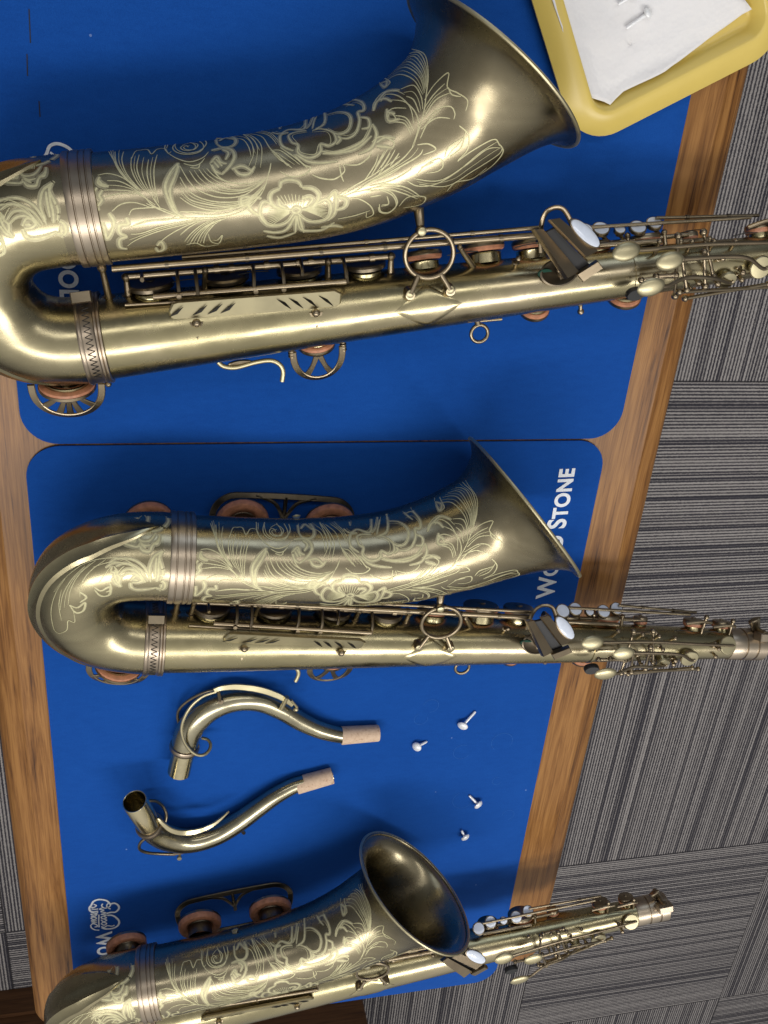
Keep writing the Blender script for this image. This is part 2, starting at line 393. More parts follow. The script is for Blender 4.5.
def make_mat(name, label, x0, y0, x1, y1, ry, sx_=0):
    r = empty(name, label, 'mat', ((x0 + x1) / 2, (y0 + y1) / 2, -.003), 'blue felt mats on the table')
    o = -Vector(r.location)
    m = MB(1); rings(m, [shift(r3(x0 + a, y0 + a, x1 - a, y1 - a, .030, z, 10), o) for a, z in ((0, -.0028), (0, -.0016))]); m.build('backing', rubber_m, r)
    m = MB(1); rings(m, [shift(r3(x0 + a, y0 + a, x1 - a, y1 - a, .030, z, 10), o) for a, z in ((0, -.0015), (0, -.0004), (.0006, 0))]); m.build('felt', felt_m, r)
    dy = ry - (-1.165)
    def P(u, v):
        p = at(u, v, 0) + Vector((sx_, dy, .0006)); return p + o
    e = MB(1)
    for k, s in enumerate(EMB):
        flatline(e, [P(80 + a / 10.97, 890 + c / 10.97) for a, c in s], .0023 if k in (0, 2, 3) else .0016, P(100, 900).z + k * .00003)
    e.build('emblem', white_m, r)
    text_mesh('Wood Stone', 1.12, 'lettering', r, P(96.2, 932.5), P(96.2, 932.5) + Vector((0, -.137, 0)))
    text_mesh('Wood Stone', 1.12, 'lettering', r, P(552.8, 597.5), P(574.5, 468))
    if not sx_:
        sc = plain('felt_scuff', (.014, .105, .40), .95, 0, .1, 300, .3)
        for u_, v_, a_ in ((421, 719, .0075), (463, 800, .0125), (497, 781, .0055), (508, 815, .0075), (502, 742, .0125), (462, 752, .010), (431, 706, .0085)):
            e = MB(1); c_ = at(u_, v_, .0002) + o; w0 = .9 * u_; e.add([p for i in range(33) for p in (c_ + Vector((math.cos(w0 + i * .145), math.sin(w0 + i * .145), 0)) * a_, c_ + Vector((math.cos(w0 + i * .145), math.sin(w0 + i * .145), 0)) * (a_ + .0004))], [[2 * i, 2 * i + 2, 2 * i + 3, 2 * i + 1] for i in range(32)]); e.build('scuff_ring', sc, r)
    if sx_:
        for a_, b_ in (((29, 9), (30.5, 43)), ((27, 54), (27.5, 76)), ((39, 101), (40, 117))):
            e = MB(1); p, q = at(*a_, .0003) + o, at(*b_, .0003) + o; w_ = Vector((.0004, 0, 0)); e.add([p - w_, p + w_, q + w_, q - w_], [[0, 1, 2, 3]]); e.build('slit', rubber_m, r)
    return r
make_mat('felt_mat', 'blue felt mat nearer the camera, under the largest looking saxophone and the yellow tray', -.108, -.3592, .4435, .448, -.3592, .010)
make_mat('felt_mat', 'blue felt mat with the white emblem and both saxophone necks lying on it', -.1075, -1.165, .434, -.3612, -1.165)
# ------------------------------------------------------------------ saxophone (local mm: x bow->neck, y body->bell, z up)
def rb(x): return 32.0 - .0278 * x          # body radius
ST = [(0,97,21,37,0),(24,96.4,22,36.6,0),(70,96,22,36.9,0),(115,96.3,22,37.6,2),(168,98.8,20.5,40,8),(206,105,20,42.3,15),(239,115,18,44.6,22),(262,124.5,17,47.5,28),
      (279,134,17.5,50,33),(291,143.3,19,55,38),(299,150.5,20.5,60,41.5),(304,155,21.7,64.5,43.5),(307.2,158.2,22.5,69.5,44.7),(309,160,23,74.5,44.7),(309.8,160.8,23.3,77.8,44.7)]
BT = -4.0     # the mouth leans down a little
def bell_rings(seg=112, n=5):
    xs = [Vector(s[:3]) for s in ST]; P = catmull(xs, n); R = catmull_s([s[3] for s in ST], n); Az = catmull_s([s[4] for s in ST], n)
    return P, R, Az
def ring_pts(c, az, r, seg):
    w = math.radians(az); b_ = math.radians(BT * max(0, az) / 44.7); t = Vector((math.cos(b_) * math.cos(w), math.cos(b_) * math.sin(w), math.sin(b_))); u = Vector((-math.sin(w), math.cos(w), 0)); z = t.cross(u)
    return [c + (u * math.cos(2 * PI * j / seg) + z * math.sin(2 * PI * j / seg)) * r for j in range(seg)]
SEG = 112
def build_bell(parent):
    P, R, Az = bell_rings(); rg = [ring_pts(p, a, r, SEG) for p, r, a in zip(P, R, Az)]
    # rolled rim and inner skin
    w = math.radians(44.7); b_ = math.radians(BT); t = Vector((math.cos(b_) * math.cos(w), math.cos(b_) * math.sin(w), math.sin(b_))); c = P[-1]
    for k in range(1, 9):
        q = PI * k / 8 * 1.15; rg.append(ring_pts(c + t * (1.7 * math.sin(q)), 44.7, 77.8 - 1.7 * (1 - math.cos(q)), SEG))
    for p, r, a in list(zip(P, R, Az))[::-1][2:]:
        rg.append(ring_pts(p, a, r - 1.1, SEG))
    m = MB(); rings(m, rg, False, False); o = m.build('bell', bell_m, parent, 60)
    m = MB(); e_ = []; 
    for k in range(97): e_.append(c + t * .6 + (ring_pts(Vector((0, 0, 0)), 44.7, 77.6, 96)[k % 96]))
    tube(m, e_, 1.5, 8, cap=False); m.build('rim_wire', touch_m, o)
    nq = len(P); bv = [p for r in rg[:nq] for p in r]; bf = []
    for i in range(nq - 1):
        for j in range(SEG):
            k = (j + 1) % SEG; bf.append([i * SEG + j, i * SEG + k, (i + 1) * SEG + k, (i + 1) * SEG + j])
    return o, bv, bf
BOWC = [(0, 0, 0), (-14, 0, 0), (-32, 3.5, 1), (-49, 12.5, 3), (-62, 28, 6.5), (-68, 48, 11), (-63.5, 69, 15), (-50, 85, 18.5), (-33, 93.5, 20.5), (-14, 96.5, 21), (0, 97, 21)]
BOWR = [32, 32.4, 32.5, 33, 34, 35, 35.6, 36, 36.4, 36.9, 37]
def build_bow(parent):
    P = catmull(BOWC, 6); R = catmull_s(BOWR, 6); m = MB(); n0 = Vector((0, -.21, 1)).normalized()
    rg = []; T = []
    for i, p in enumerate(P):
        t = (P[min(i + 1, len(P) - 1)] - P[max(i - 1, 0)]).normalized()
        if i == 0: t = Vector((-1, 0, 0))
        if i == len(P) - 1: t = Vector((1, 0, 0))
        T.append(t)
    UP = Vector((0, -.21, .978))
    for p, t, r in zip(P, T, R):
        up = (UP - t * UP.dot(t)).normalized(); out = t.cross(up)      # out points away from the bend's centre or towards it
        rg.append([p + (out * math.cos(2 * PI * j / 80) + up * math.sin(2 * PI * j / 80)) * r for j in range(80)])
    rings(m, rg, False, False); o = m.build('bow', bell_m2, parent, 60)
    v = [q for g in rg for q in g]; f = []
    for i in range(len(rg) - 1):
        for j in range(80):
            k = (j + 1) % 80; f.append([i * 80 + j, i * 80 + k, (i + 1) * 80 + k, (i + 1) * 80 + j])
    # guard plate riding on the outer bend, pointed at both ends, with a raised ridge
    g = MB(); rows = []; cen = Vector((0, 48.5, 10)); n = len(P)
    i0, i1 = 6, n - 4; vs = []; fs = []; K = 10
    for i in range(i0, i1 + 1):
        s = (i - i0) / (i1 - i0); p, t, r = P[i], T[i], R[i]; up = (UP - t * UP.dot(t)).normalized(); out = t.cross(up)
        if (p + out - cen).length < (p - cen).length: out = -out
        
        half = math.radians(35) * min(1, (math.sin(PI * min(1, max(0, s))) * 1.5)) ** .8 + .015
        tilt = math.radians(9)
        for k in range(K + 1):
            a = -half + 2 * half * k / K + tilt; q = abs(k - K / 2) / (K / 2)
            rr = r + (1.6 if 0 < k < K else -.6) + (2.6 if k == 7 else 0) * math.sin(PI * s)
            vs.append(p + (out * math.cos(a) + up * math.sin(a)) * rr)
    for i in range(i1 - i0):
        for k in range(K): fs.append([i * (K + 1) + k, i * (K + 1) + k + 1, (i + 1) * (K + 1) + k + 1, (i + 1) * (K + 1) + k])
    g.add(vs, fs); g.build('bow_guard', bell_m2, o, 24)
    return o, v, f
bell_m2 = brass('aged_bow_brass', (.29, .25, .158), (.375, .33, .205), (.455, .40, .245), (.2, .32), 10, (.5, 2, 2), .5)

# ---- engraving : strokes traced on the metal, laid onto the surface as fine raised ribbons
def stroke_set():
    S = []      # (points in photo px of the nearest saxophone, width px, taper)
    def Z(k, x0, y0, pts): return [(x0 + a / k, y0 + c / k) for a, c in pts]
    z1 = lambda *p: Z(6.4, 90, 130, p); z2 = lambda *p: Z(6.4, 180, 110, p); z3 = lambda *p: Z(5.908, 270, 80, p); z4 = lambda *p: Z(5.486, 370, 40, p); z5 = lambda *p: Z(6.98, 0, 140, p)
    a = lambda pts, w=1.0, t=1, k=1: S.append((pts, w, t, k))
    # left acanthus fan
    for p in ([(130,125),(165,225),(215,300),(300,380)], [(160,120),(170,215),(235,310),(320,385)], [(215,140),(205,200),(240,290),(330,390)], [(265,175),(265,250),(300,330),(350,390)],
              [(315,160),(300,240),(325,320),(390,420)], [(375,190),(365,270),(380,350),(420,450)], [(430,160),(410,250),(415,360),(440,470)],
              [(120,140),(175,235)], [(50,290),(120,280),(215,310),(330,400)], [(110,325),(190,330),(280,375),(400,470)], [(85,385),(180,385),(290,400),(420,480)], [(90,430),(200,405),(300,410)],
              [(140,520),(200,475),(290,465),(400,500)], [(250,545),(270,510),(330,500),(450,500),(560,545)], [(560,545),(500,575),(380,585),(260,620)],
              [(260,665),(330,660),(450,620),(600,585),(700,570)], [(240,740),(300,700),(430,650),(560,615),(740,572)], [(440,730),(480,690),(560,640),(680,585)],
              [(250,625),(330,590),(450,572),(640,566)], [(340,420),(400,480),(500,530),(620,560),(760,575)], [(400,430),(450,500)], [(360,470),(450,510),(560,550)]): a(z1(*p), .95)
    for p in ([(265,190),(290,140),(330,130),(370,128),(395,155),(430,125),(480,122),(500,150),(520,140)], [(490,120),(510,80),(570,62),(650,58),(720,62),(745,90),(700,135),(620,150),(560,130),(545,95),(580,70)],
              [(590,100),(640,85),(690,95),(670,125),(620,128),(600,112),(640,100)], [(500,150),(560,185),(640,205),(720,180),(760,140)], [(600,215),(660,230),(705,215),(735,180)], [(705,215),(690,245),(640,240)]): a(z1(*p), 1.1)
    for p in ([(560,215),(510,280),(480,360),(500,440),(540,520),(600,555)], [(565,210),(545,290),(515,370),(520,450),(560,530)], [(570,230),(530,330),(500,400)],
              [(60,300),(50,340),(90,360),(120,360)], [(55,320),(75,345),(110,355)],
              [(45,370),(20,410),(30,470),(60,515)], [(80,385),(60,420),(75,450),(45,490)], [(80,590),(95,640),(110,695),(140,650),(155,590)], [(120,530),(150,580),(150,630)],
              [(230,560),(245,600),(190,610),(190,660),(240,680)], [(240,680),(190,700),(195,750),(240,760)], [(430,740),(455,715),(475,755),(440,775),(420,750)]): a(z1(*p), 1.8)
    # sweeping leaf fan (centre left)
    for p in ([(0,360),(60,460),(130,520),(260,560),(420,540),(555,430)], [(60,390),(120,470),(220,520),(350,535),(480,500),(550,440)], [(120,380),(180,450),(280,500),(400,510),(520,460)],
              [(170,375),(230,430),(330,465),(440,470),(530,440)], [(0,430),(60,520),(150,570),(280,590),(430,570),(545,470)], [(0,500),(60,570),(160,600),(300,615),(440,580),(550,480)],
              [(0,560),(80,610),(200,640),(340,630),(460,580),(555,470)], [(20,650),(150,670),(300,660),(430,610),(530,520),(580,350)], [(0,690),(150,690),(300,680),(430,630),(520,540)],
              [(190,340),(240,420),(300,460)], [(0,650),(100,650),(230,650),(380,610)], [(560,430),(575,380),(582,340)]): a(z2(*p), 1.05)
    for p in ([(30,840),(70,790),(130,740),(200,700)], [(60,860),(100,800),(160,745),(240,700)], [(110,850),(140,790),(200,730),(300,690)], [(150,850),(170,790),(230,720)], [(0,800),(60,750),(130,710)],
              [(180,790),(200,840),(250,850),(270,800),(240,830),(210,830)], [(40,860),(100,850),(160,870),(250,860)]): a(z2(*p), 1.0)
    for p in ([(200,260),(270,245),(330,255),(350,300),(320,360),(265,415)], [(270,255),(310,275),(290,320)], [(195,340),(235,300),(260,335),(300,345)], [(205,350),(225,390),(265,410)], [(215,330),(250,370)], [(230,315),(270,360)],
              [(235,220),(232,180),(270,160),(340,175),(360,205),(330,235),(270,240),(235,220)], [(250,200),(290,180),(350,190)], [(345,375),(380,410),(440,410),(480,360)], [(330,380),(400,360),(470,400)]): a(z2(*p), 1.5)
    for p in ([(270,165),(380,150),(450,200),(470,280),(440,360)], [(330,160),(440,160),(520,230),(515,370)], [(400,150),(520,170),(580,250),(690,360)], [(440,140),(560,160),(620,220)], [(480,130),(580,150),(630,200)], [(370,150),(460,180),(510,260)],
              [(320,185),(400,190),(440,240),(455,300)], [(580,260),(640,260),(700,300),(768,350)], [(590,270),(640,320),(700,350)]): a(z2(*p), .9)
    # spiral
    sp = []; 
    for i in range(40):
        w = i * .42; r = 6.2 + i * 2.55; sp.append((40 + r * 1.35 * math.cos(w), 240 - r * .62 * math.sin(w)))
    a(z2(*sp), 1.2, 0)
    # upper rose
    for p in ([(10,310),(60,320),(110,295),(200,290),(215,230),(260,200),(240,260),(215,290)], [(60,290),(50,250),(100,230),(200,215),(260,200)], [(265,295),(320,260),(325,200),(300,180),(265,230),(250,290)], [(325,210),(400,190),(460,200),(480,240),(460,300),(400,320),(330,290)],
              [(320,180),(380,150),(440,145),(500,150)], [(440,150),(500,120),(550,140),(555,180),(520,190),(530,240),(510,310),(460,345),(400,340)], [(470,110),(540,130),(560,170)], [(530,220),(580,230),(585,280),(540,290)],
              [(215,300),(150,310),(110,330),(130,370),(165,385),(165,430),(220,460),(270,450),(300,420),(300,380),(350,390),(390,360),(370,310),(300,290),(250,300)], [(110,310),(60,330),(70,390),(140,420)],
              [(300,420),(380,430),(480,400),(560,350),(605,260)], [(310,435),(420,430),(520,400),(600,330)], [(150,440),(220,480),(300,490),(400,480)], [(390,380),(415,350),(400,330)], [(605,260),(630,320),(600,400),(520,440)]): a(z3(*p), 1.3)
    for p in ([(140,440),(200,500),(240,520),(200,560),(120,570),(60,540)], [(60,400),(150,460),(220,520)], [(20,420),(80,480),(130,520)], [(250,560),(300,580),(380,585),(440,540),(430,500)], [(410,500),(420,560),(435,600)], [(440,500),(520,500),(580,460),(600,420)]): a(z3(*p), 1.2)
    # big five-petal flower
    fc = (153, 768)
    for p in ([(60,640),(65,605),(110,590),(165,600),(190,635)], [(190,635),(250,640),(290,680),(260,740),(190,765)], [(60,640),(10,665),(0,710),(40,755),(130,770)], [(50,700),(60,740),(110,760)], [(190,700),(230,690),(250,705),(220,745)],
              [(165,790),(220,830),(290,835),(345,810),(360,750),(330,705),(260,740)], [(340,700),(385,660),(390,720),(380,790),(340,830)], [(390,690),(450,705),(440,750),(385,770)], [(140,790),(100,840),(40,860),(-20,850),(-60,790),(-40,720),(20,740)],
              [(-60,800),(-100,780),(-130,730),(-100,690),(-50,700)], [(-130,735),(-165,740),(-170,700),(-130,690),(-110,700)], [(150,800),(100,880),(30,900),(-40,890)], [(160,800),(180,880),(260,890),(320,880),(380,840)], [(155,800),(150,900)], [(170,800),(200,900)],
              [(130,765),(153,752),(178,765),(160,785),(135,780),(130,765)], [(300,870),(380,860),(430,870)], [(-20,920),(60,930),(150,900)]): a(z3(*p), 1.7)
    for i in range(11):
        w = math.radians(-28 + i * 5.2); a(z3((190 + 10 * abs(i - 5) * .4, 768 + 8 * math.sin(w)), (190 + 150 * math.cos(w), 768 - 20 + 110 * math.sin(w + .25))), .7)
        a(z3((115, 772 + 1.5 * i), (115 - 130 * math.cos(w), 745 + 12 * i)), .7)
    for i in range(9): a(z3((40 + 22 * i, 672 + 3 * abs(i - 4)), (90 + 13 * i, 745)), .7)
    # tendril right of the flower
    for p in ([(390,690),(470,640),(560,590),(640,540),(768,450)], [(400,700),(500,660),(600,600),(700,560),(768,520)], [(450,700),(520,700),(590,740),(610,790),(570,810),(570,780)], [(480,670),(600,640),(690,620),(768,630)],
              [(640,750),(650,780),(700,785),(745,740),(720,680),(640,650),(540,655)], [(690,685),(700,730),(660,735)], [(400,820),(500,800),(590,770)], [(600,560),(650,480),(700,400)], [(640,560),(700,480),(740,410)], [(560,590),(620,500),(640,440)]): a(z3(*p), 1.1)
    # upper right plume
    for p in ([(610,185),(630,130),(680,110),(720,130)], [(640,120),(690,70),(768,60)], [(650,20),(690,10),(680,45),(650,20)], [(690,170),(700,240),(768,230)], [(690,190),(740,200)], [(630,370),(680,340),(740,345)], [(630,390),(720,400)]): a(z3(*p), 1.6)
    for p in ([(80,230),(160,190),(240,220),(290,300)], [(100,200),(190,150),(270,200),(300,290)], [(130,170),(210,120),(280,180),(305,270)], [(170,130),(240,90),(295,160),(310,260)], [(200,80),(270,70),(310,150),(315,270)], [(230,50),(300,80),(320,180),(310,290),(290,420),(240,580)],
              [(50,240),(70,210),(110,230),(90,255),(55,250)], [(20,390),(20,350),(70,290),(140,280),(190,300)], [(60,340),(90,300),(160,310),(220,370),(240,460)], [(110,330),(190,340),(250,400),(265,480),(230,590)], [(170,270),(240,250),(280,310),(290,380)], [(200,310),(240,330),(270,400)],
              [(95,440),(110,400),(140,430),(105,455)], [(140,415),(200,430),(240,500)], [(130,450),(190,460),(225,520)], [(90,400),(130,375),(200,375)],
              [(300,330),(350,250),(430,180),(425,260),(480,290),(535,330),(525,390)], [(300,370),(350,300),(410,240)], [(300,420),(360,330),(440,290)], [(290,460),(370,380),(440,365),(465,400),(460,435)], [(280,490),(360,430),(440,430)], [(430,260),(450,300),(500,310)], [(275,540),(320,450),(390,380)]): a(z4(*p), 1.05)
    for p in ([(0,770),(80,720),(180,650),(240,580)], [(0,785),(120,720),(260,640),(290,600)], [(30,700),(80,610)], [(60,700),(110,620)], [(110,690),(160,620)], [(10,560),(60,530),(130,560),(120,600)], [(0,800),(120,770),(210,720),(230,700)], [(260,575),(320,570),(360,600),(290,630)],
              [(250,750),(300,690),(380,650),(400,690),(370,720),(310,730)], [(280,700),(350,670)], [(200,770),(260,800),(360,790),(480,720),(600,620),(700,555)], [(240,760),(380,770),(520,690),(640,600),(715,590)], [(270,790),(420,800),(560,720),(700,630),(725,590)],
              [(480,665),(540,620),(640,560),(690,545),(710,580)], [(490,470),(540,520),(535,600),(480,660)], [(410,640),(430,590),(490,550),(520,530)], [(440,640),(500,590),(525,500)], [(700,560),(730,610),(680,680),(600,740)], [(420,830),(470,780),(560,760),(640,700)],
              [(0,800),(100,790),(200,810),(280,860)], [(0,830),(100,820),(180,840),(260,870)], [(50,900),(60,940),(110,940),(150,890),(110,830),(20,820)], [(95,860),(100,900),(60,910)], [(160,910),(210,860),(300,860),(280,900),(180,920)], [(0,860),(60,850)]): a(z4(*p), 1.25)
    # bow engraving
    for p in ([(0,430),(60,405),(150,410),(240,460),(300,540),(325,590)], [(0,490),(60,450),(140,455),(230,500),(300,590)], [(45,560),(90,500),(160,495),(230,540),(285,600)], [(60,590),(110,540),(180,530),(240,570),(270,610)], [(-60,470),(-10,425),(60,405)], [(-80,520),(-30,470),(30,450)]): a(z5(*p), 1.3)
    for p in ([(380,290),(310,340),(285,400),(285,480),(320,560)], [(370,295),(345,350),(380,430),(405,490),(400,560)], [(340,330),(350,420),(370,500),(375,580)], [(320,360),(330,440),(350,540)], [(405,560),(450,590),(460,640),(430,680)], [(425,600),(430,650),(390,650)],
              [(155,600),(190,545),(250,575),(225,610),(170,620)], [(160,620),(180,670),(240,690),(330,670),(400,640)], [(175,590),(215,590)], [(0,520),(30,560),(60,590),(65,640),(100,680)], [(0,600),(40,650),(100,680)], [(0,540),(20,590),(60,650)],
              [(0,220),(60,180),(160,130),(230,115),(215,140),(180,150)], [(10,240),(30,290),(80,300),(150,300),(160,270)], [(40,235),(90,240),(120,270),(130,200),(150,170)], [(130,200),(160,250),(240,240),(290,180)], [(165,290),(190,320),(250,320),(270,270),(320,220),(315,190)],
              [(250,180),(320,160),(400,110),(370,90),(310,100)], [(270,255),(310,250),(325,190)], [(160,260),(200,280),(250,270)], [(170,275),(220,300)], [(20,260),(60,275),(110,270)]): a(z5(*p), 1.9)
    y1 = lambda *p: Z(3.84, 20, 480, p)      # the bow as seen on the middle saxophone
    for p in ([(480,395),(450,340),(400,305),(330,300),(250,320),(180,370),(130,430)], [(470,370),(420,325),(350,315),(280,335)], [(250,330),(200,380),(165,440),(155,500)], [(290,310),(230,360),(195,420),(185,480)], [(330,305),(270,350),(235,400),(230,450)],
              [(180,370),(140,430),(120,500),(130,570),(150,590)], [(150,590),(180,575),(185,540),(210,545),(205,500)], [(160,420),(150,480),(160,540)], [(350,330),(320,370),(300,400)], [(400,330),(380,350),(360,380)]): a(y1(*p), .8, 1, 2)
    for p in ([(190,480),(220,490),(250,470),(245,500),(215,510),(190,480)], [(230,430),(255,450),(230,470)], [(285,410),(310,425),(345,410),(345,440),(310,445),(285,420)], [(345,395),(350,420),(330,430)], [(355,330),(350,350),(375,355),(360,330)]): a(y1(*p), 1.5, 1, 2)
    for i in range(8): a(z5((160 + 12 * i, 150), (170 + 10 * i, 205)), .7)
    def resamp(p, n=7):
        c = catmull([(x, y, 0) for x, y in p], 8); return [c[round(i * (len(c) - 1) / (n - 1))] for i in range(n)]
    extra = []
    for (p, w, t, k), (p2, w2, t2, k2) in zip(S, S[1:]):
        if w < 1.3 and w2 < 1.3 and k == k2 and w > .75 and len(p) > 2 and len(p2) > 2:
            a_, b_ = resamp(p), resamp(p2)
            if (a_[0] - b_[0]).length < 14 and (a_[-1] - b_[-1]).length < 14 and (a_[3] - b_[3]).length < 12:
                extra.append(([((q.x + r.x) / 2, (q.y + r.y) / 2) for q, r in zip(a_, b_)], .62, 1, k))
        if w >= 1.3 and len(p) > 2:      # fine shading line inside the broad outlines
            c = resamp(p, 9); cen_ = sum(c, Vector()) / 9
            extra.append(([(q.x + (cen_.x - q.x) * .14, q.y + (cen_.y - q.y) * .14) for q in c], .6, 1, k))
    S += extra
    return S
def build_engraving(parent_bell, parent_bow, bellvf, bowvf):
    tb_, tw = BVHTree.FromPolygons([tuple(p) for p in bellvf[0]], bellvf[1]), BVHTree.FromPolygons([tuple(p) for p in bowvf[0]], bowvf[1])
    PV = {}
    for kk_ in (1, 2):
        o, a = POSE[kk_]; R = rot(*a).transposed(); PV[kk_] = (R, (R @ (CAM - Vector(o))) * 1000)
    def hit(u, v, kp):
        R, c = PV[kp]; d = (R @ (M.transposed() @ Vector((u - 384, v - 512, F_PX)))).normalized(); best = None
        for k, t in enumerate((tb_, tw)):
            h = t.ray_cast(c, d)
            if h[0] is not None and (best is None or h[3] < best[2]): best = (h[0], h[1] if h[1].dot(d) < 0 else -h[1], h[3], k)
        return best
    mbs = (MB(), MB(), MB(), MB()); lift = 0
    for pts, w, tap, kp in stroke_set():
        P = [p.to_2d() for p in catmull([(x, y, 0) for x, y in pts], 7)]; n = len(P); run = {0: [], 1: []}; lift = (lift + 1) % 9
        def flush(k, rr, sh=False):
            if len(rr) < 2: return
            if w >= 1.3 and not sh: flush(k + 2, [(q, nn, ww * (3.0 if kp == 1 else 1.8)) for q, nn, ww in rr], True)
            vs = []; fs = []
            for i, (q, nn, ww) in enumerate(rr):
                t = (rr[min(i + 1, len(rr) - 1)][0] - rr[max(i - 1, 0)][0]); s = t.cross(nn)
                s = s.normalized() * ww if s.length > 1e-9 else Vector((0, 0, 0))
                b = q + nn * ((.06 if sh else .17) + .010 * lift); vs += [b + s, b + nn * .03, b - s]
            for i in range(len(rr) - 1):
                fs += [[3 * i, 3 * i + 1, 3 * i + 4, 3 * i + 3], [3 * i + 1, 3 * i + 2, 3 * i + 5, 3 * i + 4]]
            mbs[k].add(vs, fs)
        cur = []; kk = None
        for i, p in enumerate(P):
            h = hit(p.x, p.y, kp); s = i / max(1, n - 1)
            ww = w * .33 * ((.35 + .85 * math.sin(PI * min(1, s * .9 + .08)) ** .7) if tap else 1)
            if h is None or (cur and (h[0] - cur[-1][0]).length > 14) or (kk is not None and h[3] != kk):
                flush(kk, cur); cur = []; kk = None
            if h is not None: kk = h[3]; cur.append((h[0], h[1], ww))
        flush(kk, cur)
    mbs[0].build('engraving', engr_m, parent_bell, 80); mbs[1].build('engraving', engr_m, parent_bow, 80)
    mbs[2].build('engraved_shading', shade_m, parent_bell, 80); mbs[3].build('engraved_shading', shade_m, parent_bow, 80)

def cup(parent, c, n, r, chim=10, rad=None, name='key_cup', pad=True, mt=None, open_=5, big=False):
    """tone-hole chimney c -> along n, padded cup above it"""
    c = Vector(c); n = Vector(n).normalized()
    m = MB(); q = .55 if big else .8; lathe(m, c, n, [(0, r * q), (chim, r * q), (chim + .8, r * q * 1.05), (chim + 1, r * q * .92), (chim - 3, r * q * .9)], 32, (False, False)); m.build('tone_hole', dark_cup_m if big else body_m, parent)
    z = chim + open_
    k = MB(); lathe(k, c, n, [(z + 1.5, r * .985), (z + 1.4, r), (z + 3.8, r), (z + 5.2, r * .93), (z + 5.8, r * .6), (z + 6.2, r * .25), (z + 7.2, r * .2), (z + 7.4, r * .02)], 36); o = k.build(name, mt or key_m, parent)
    if pad:
        p = MB(); lathe(p, c, n, [(z - 1.6, r * .5), (z - 2, r * .62), (z - 2, r * .88), (z - .8, r * .965), (z + 1.5, r * .975)] if not big else [(z, r * .5), (z - 3, r * .62), (z - 5, r * .72), (z - 5.6, r * .84), (z - 4.5, r * .95), (z - 2, r * 1.0), (z + 1.5, r * 1.0)], 36, (True, False)); p.build('pad', pad_m, o)
        q = MB(); lathe(q, c, n, [(z - 2.6, r * .1), (z - 2.4, r * .45), (z - 1.6, r * .5)], 24, (True, False)); q.build('resonator', dark_m, o)
    return o
def post(m, base, top, r=1.7, br=3.0, foot=4.5):
    base, top = Vector(base), Vector(top); n = top - base; h = n.length
    lathe(m, base, n, [(-1, foot), (.8, foot), (1.6, r * 1.3), (h - br, r), (h - br * .8, br * .65), (h - br * .3, br), (h + br * .35, br), (h + br * .85, br * .55), (h + br, .2)], 16)

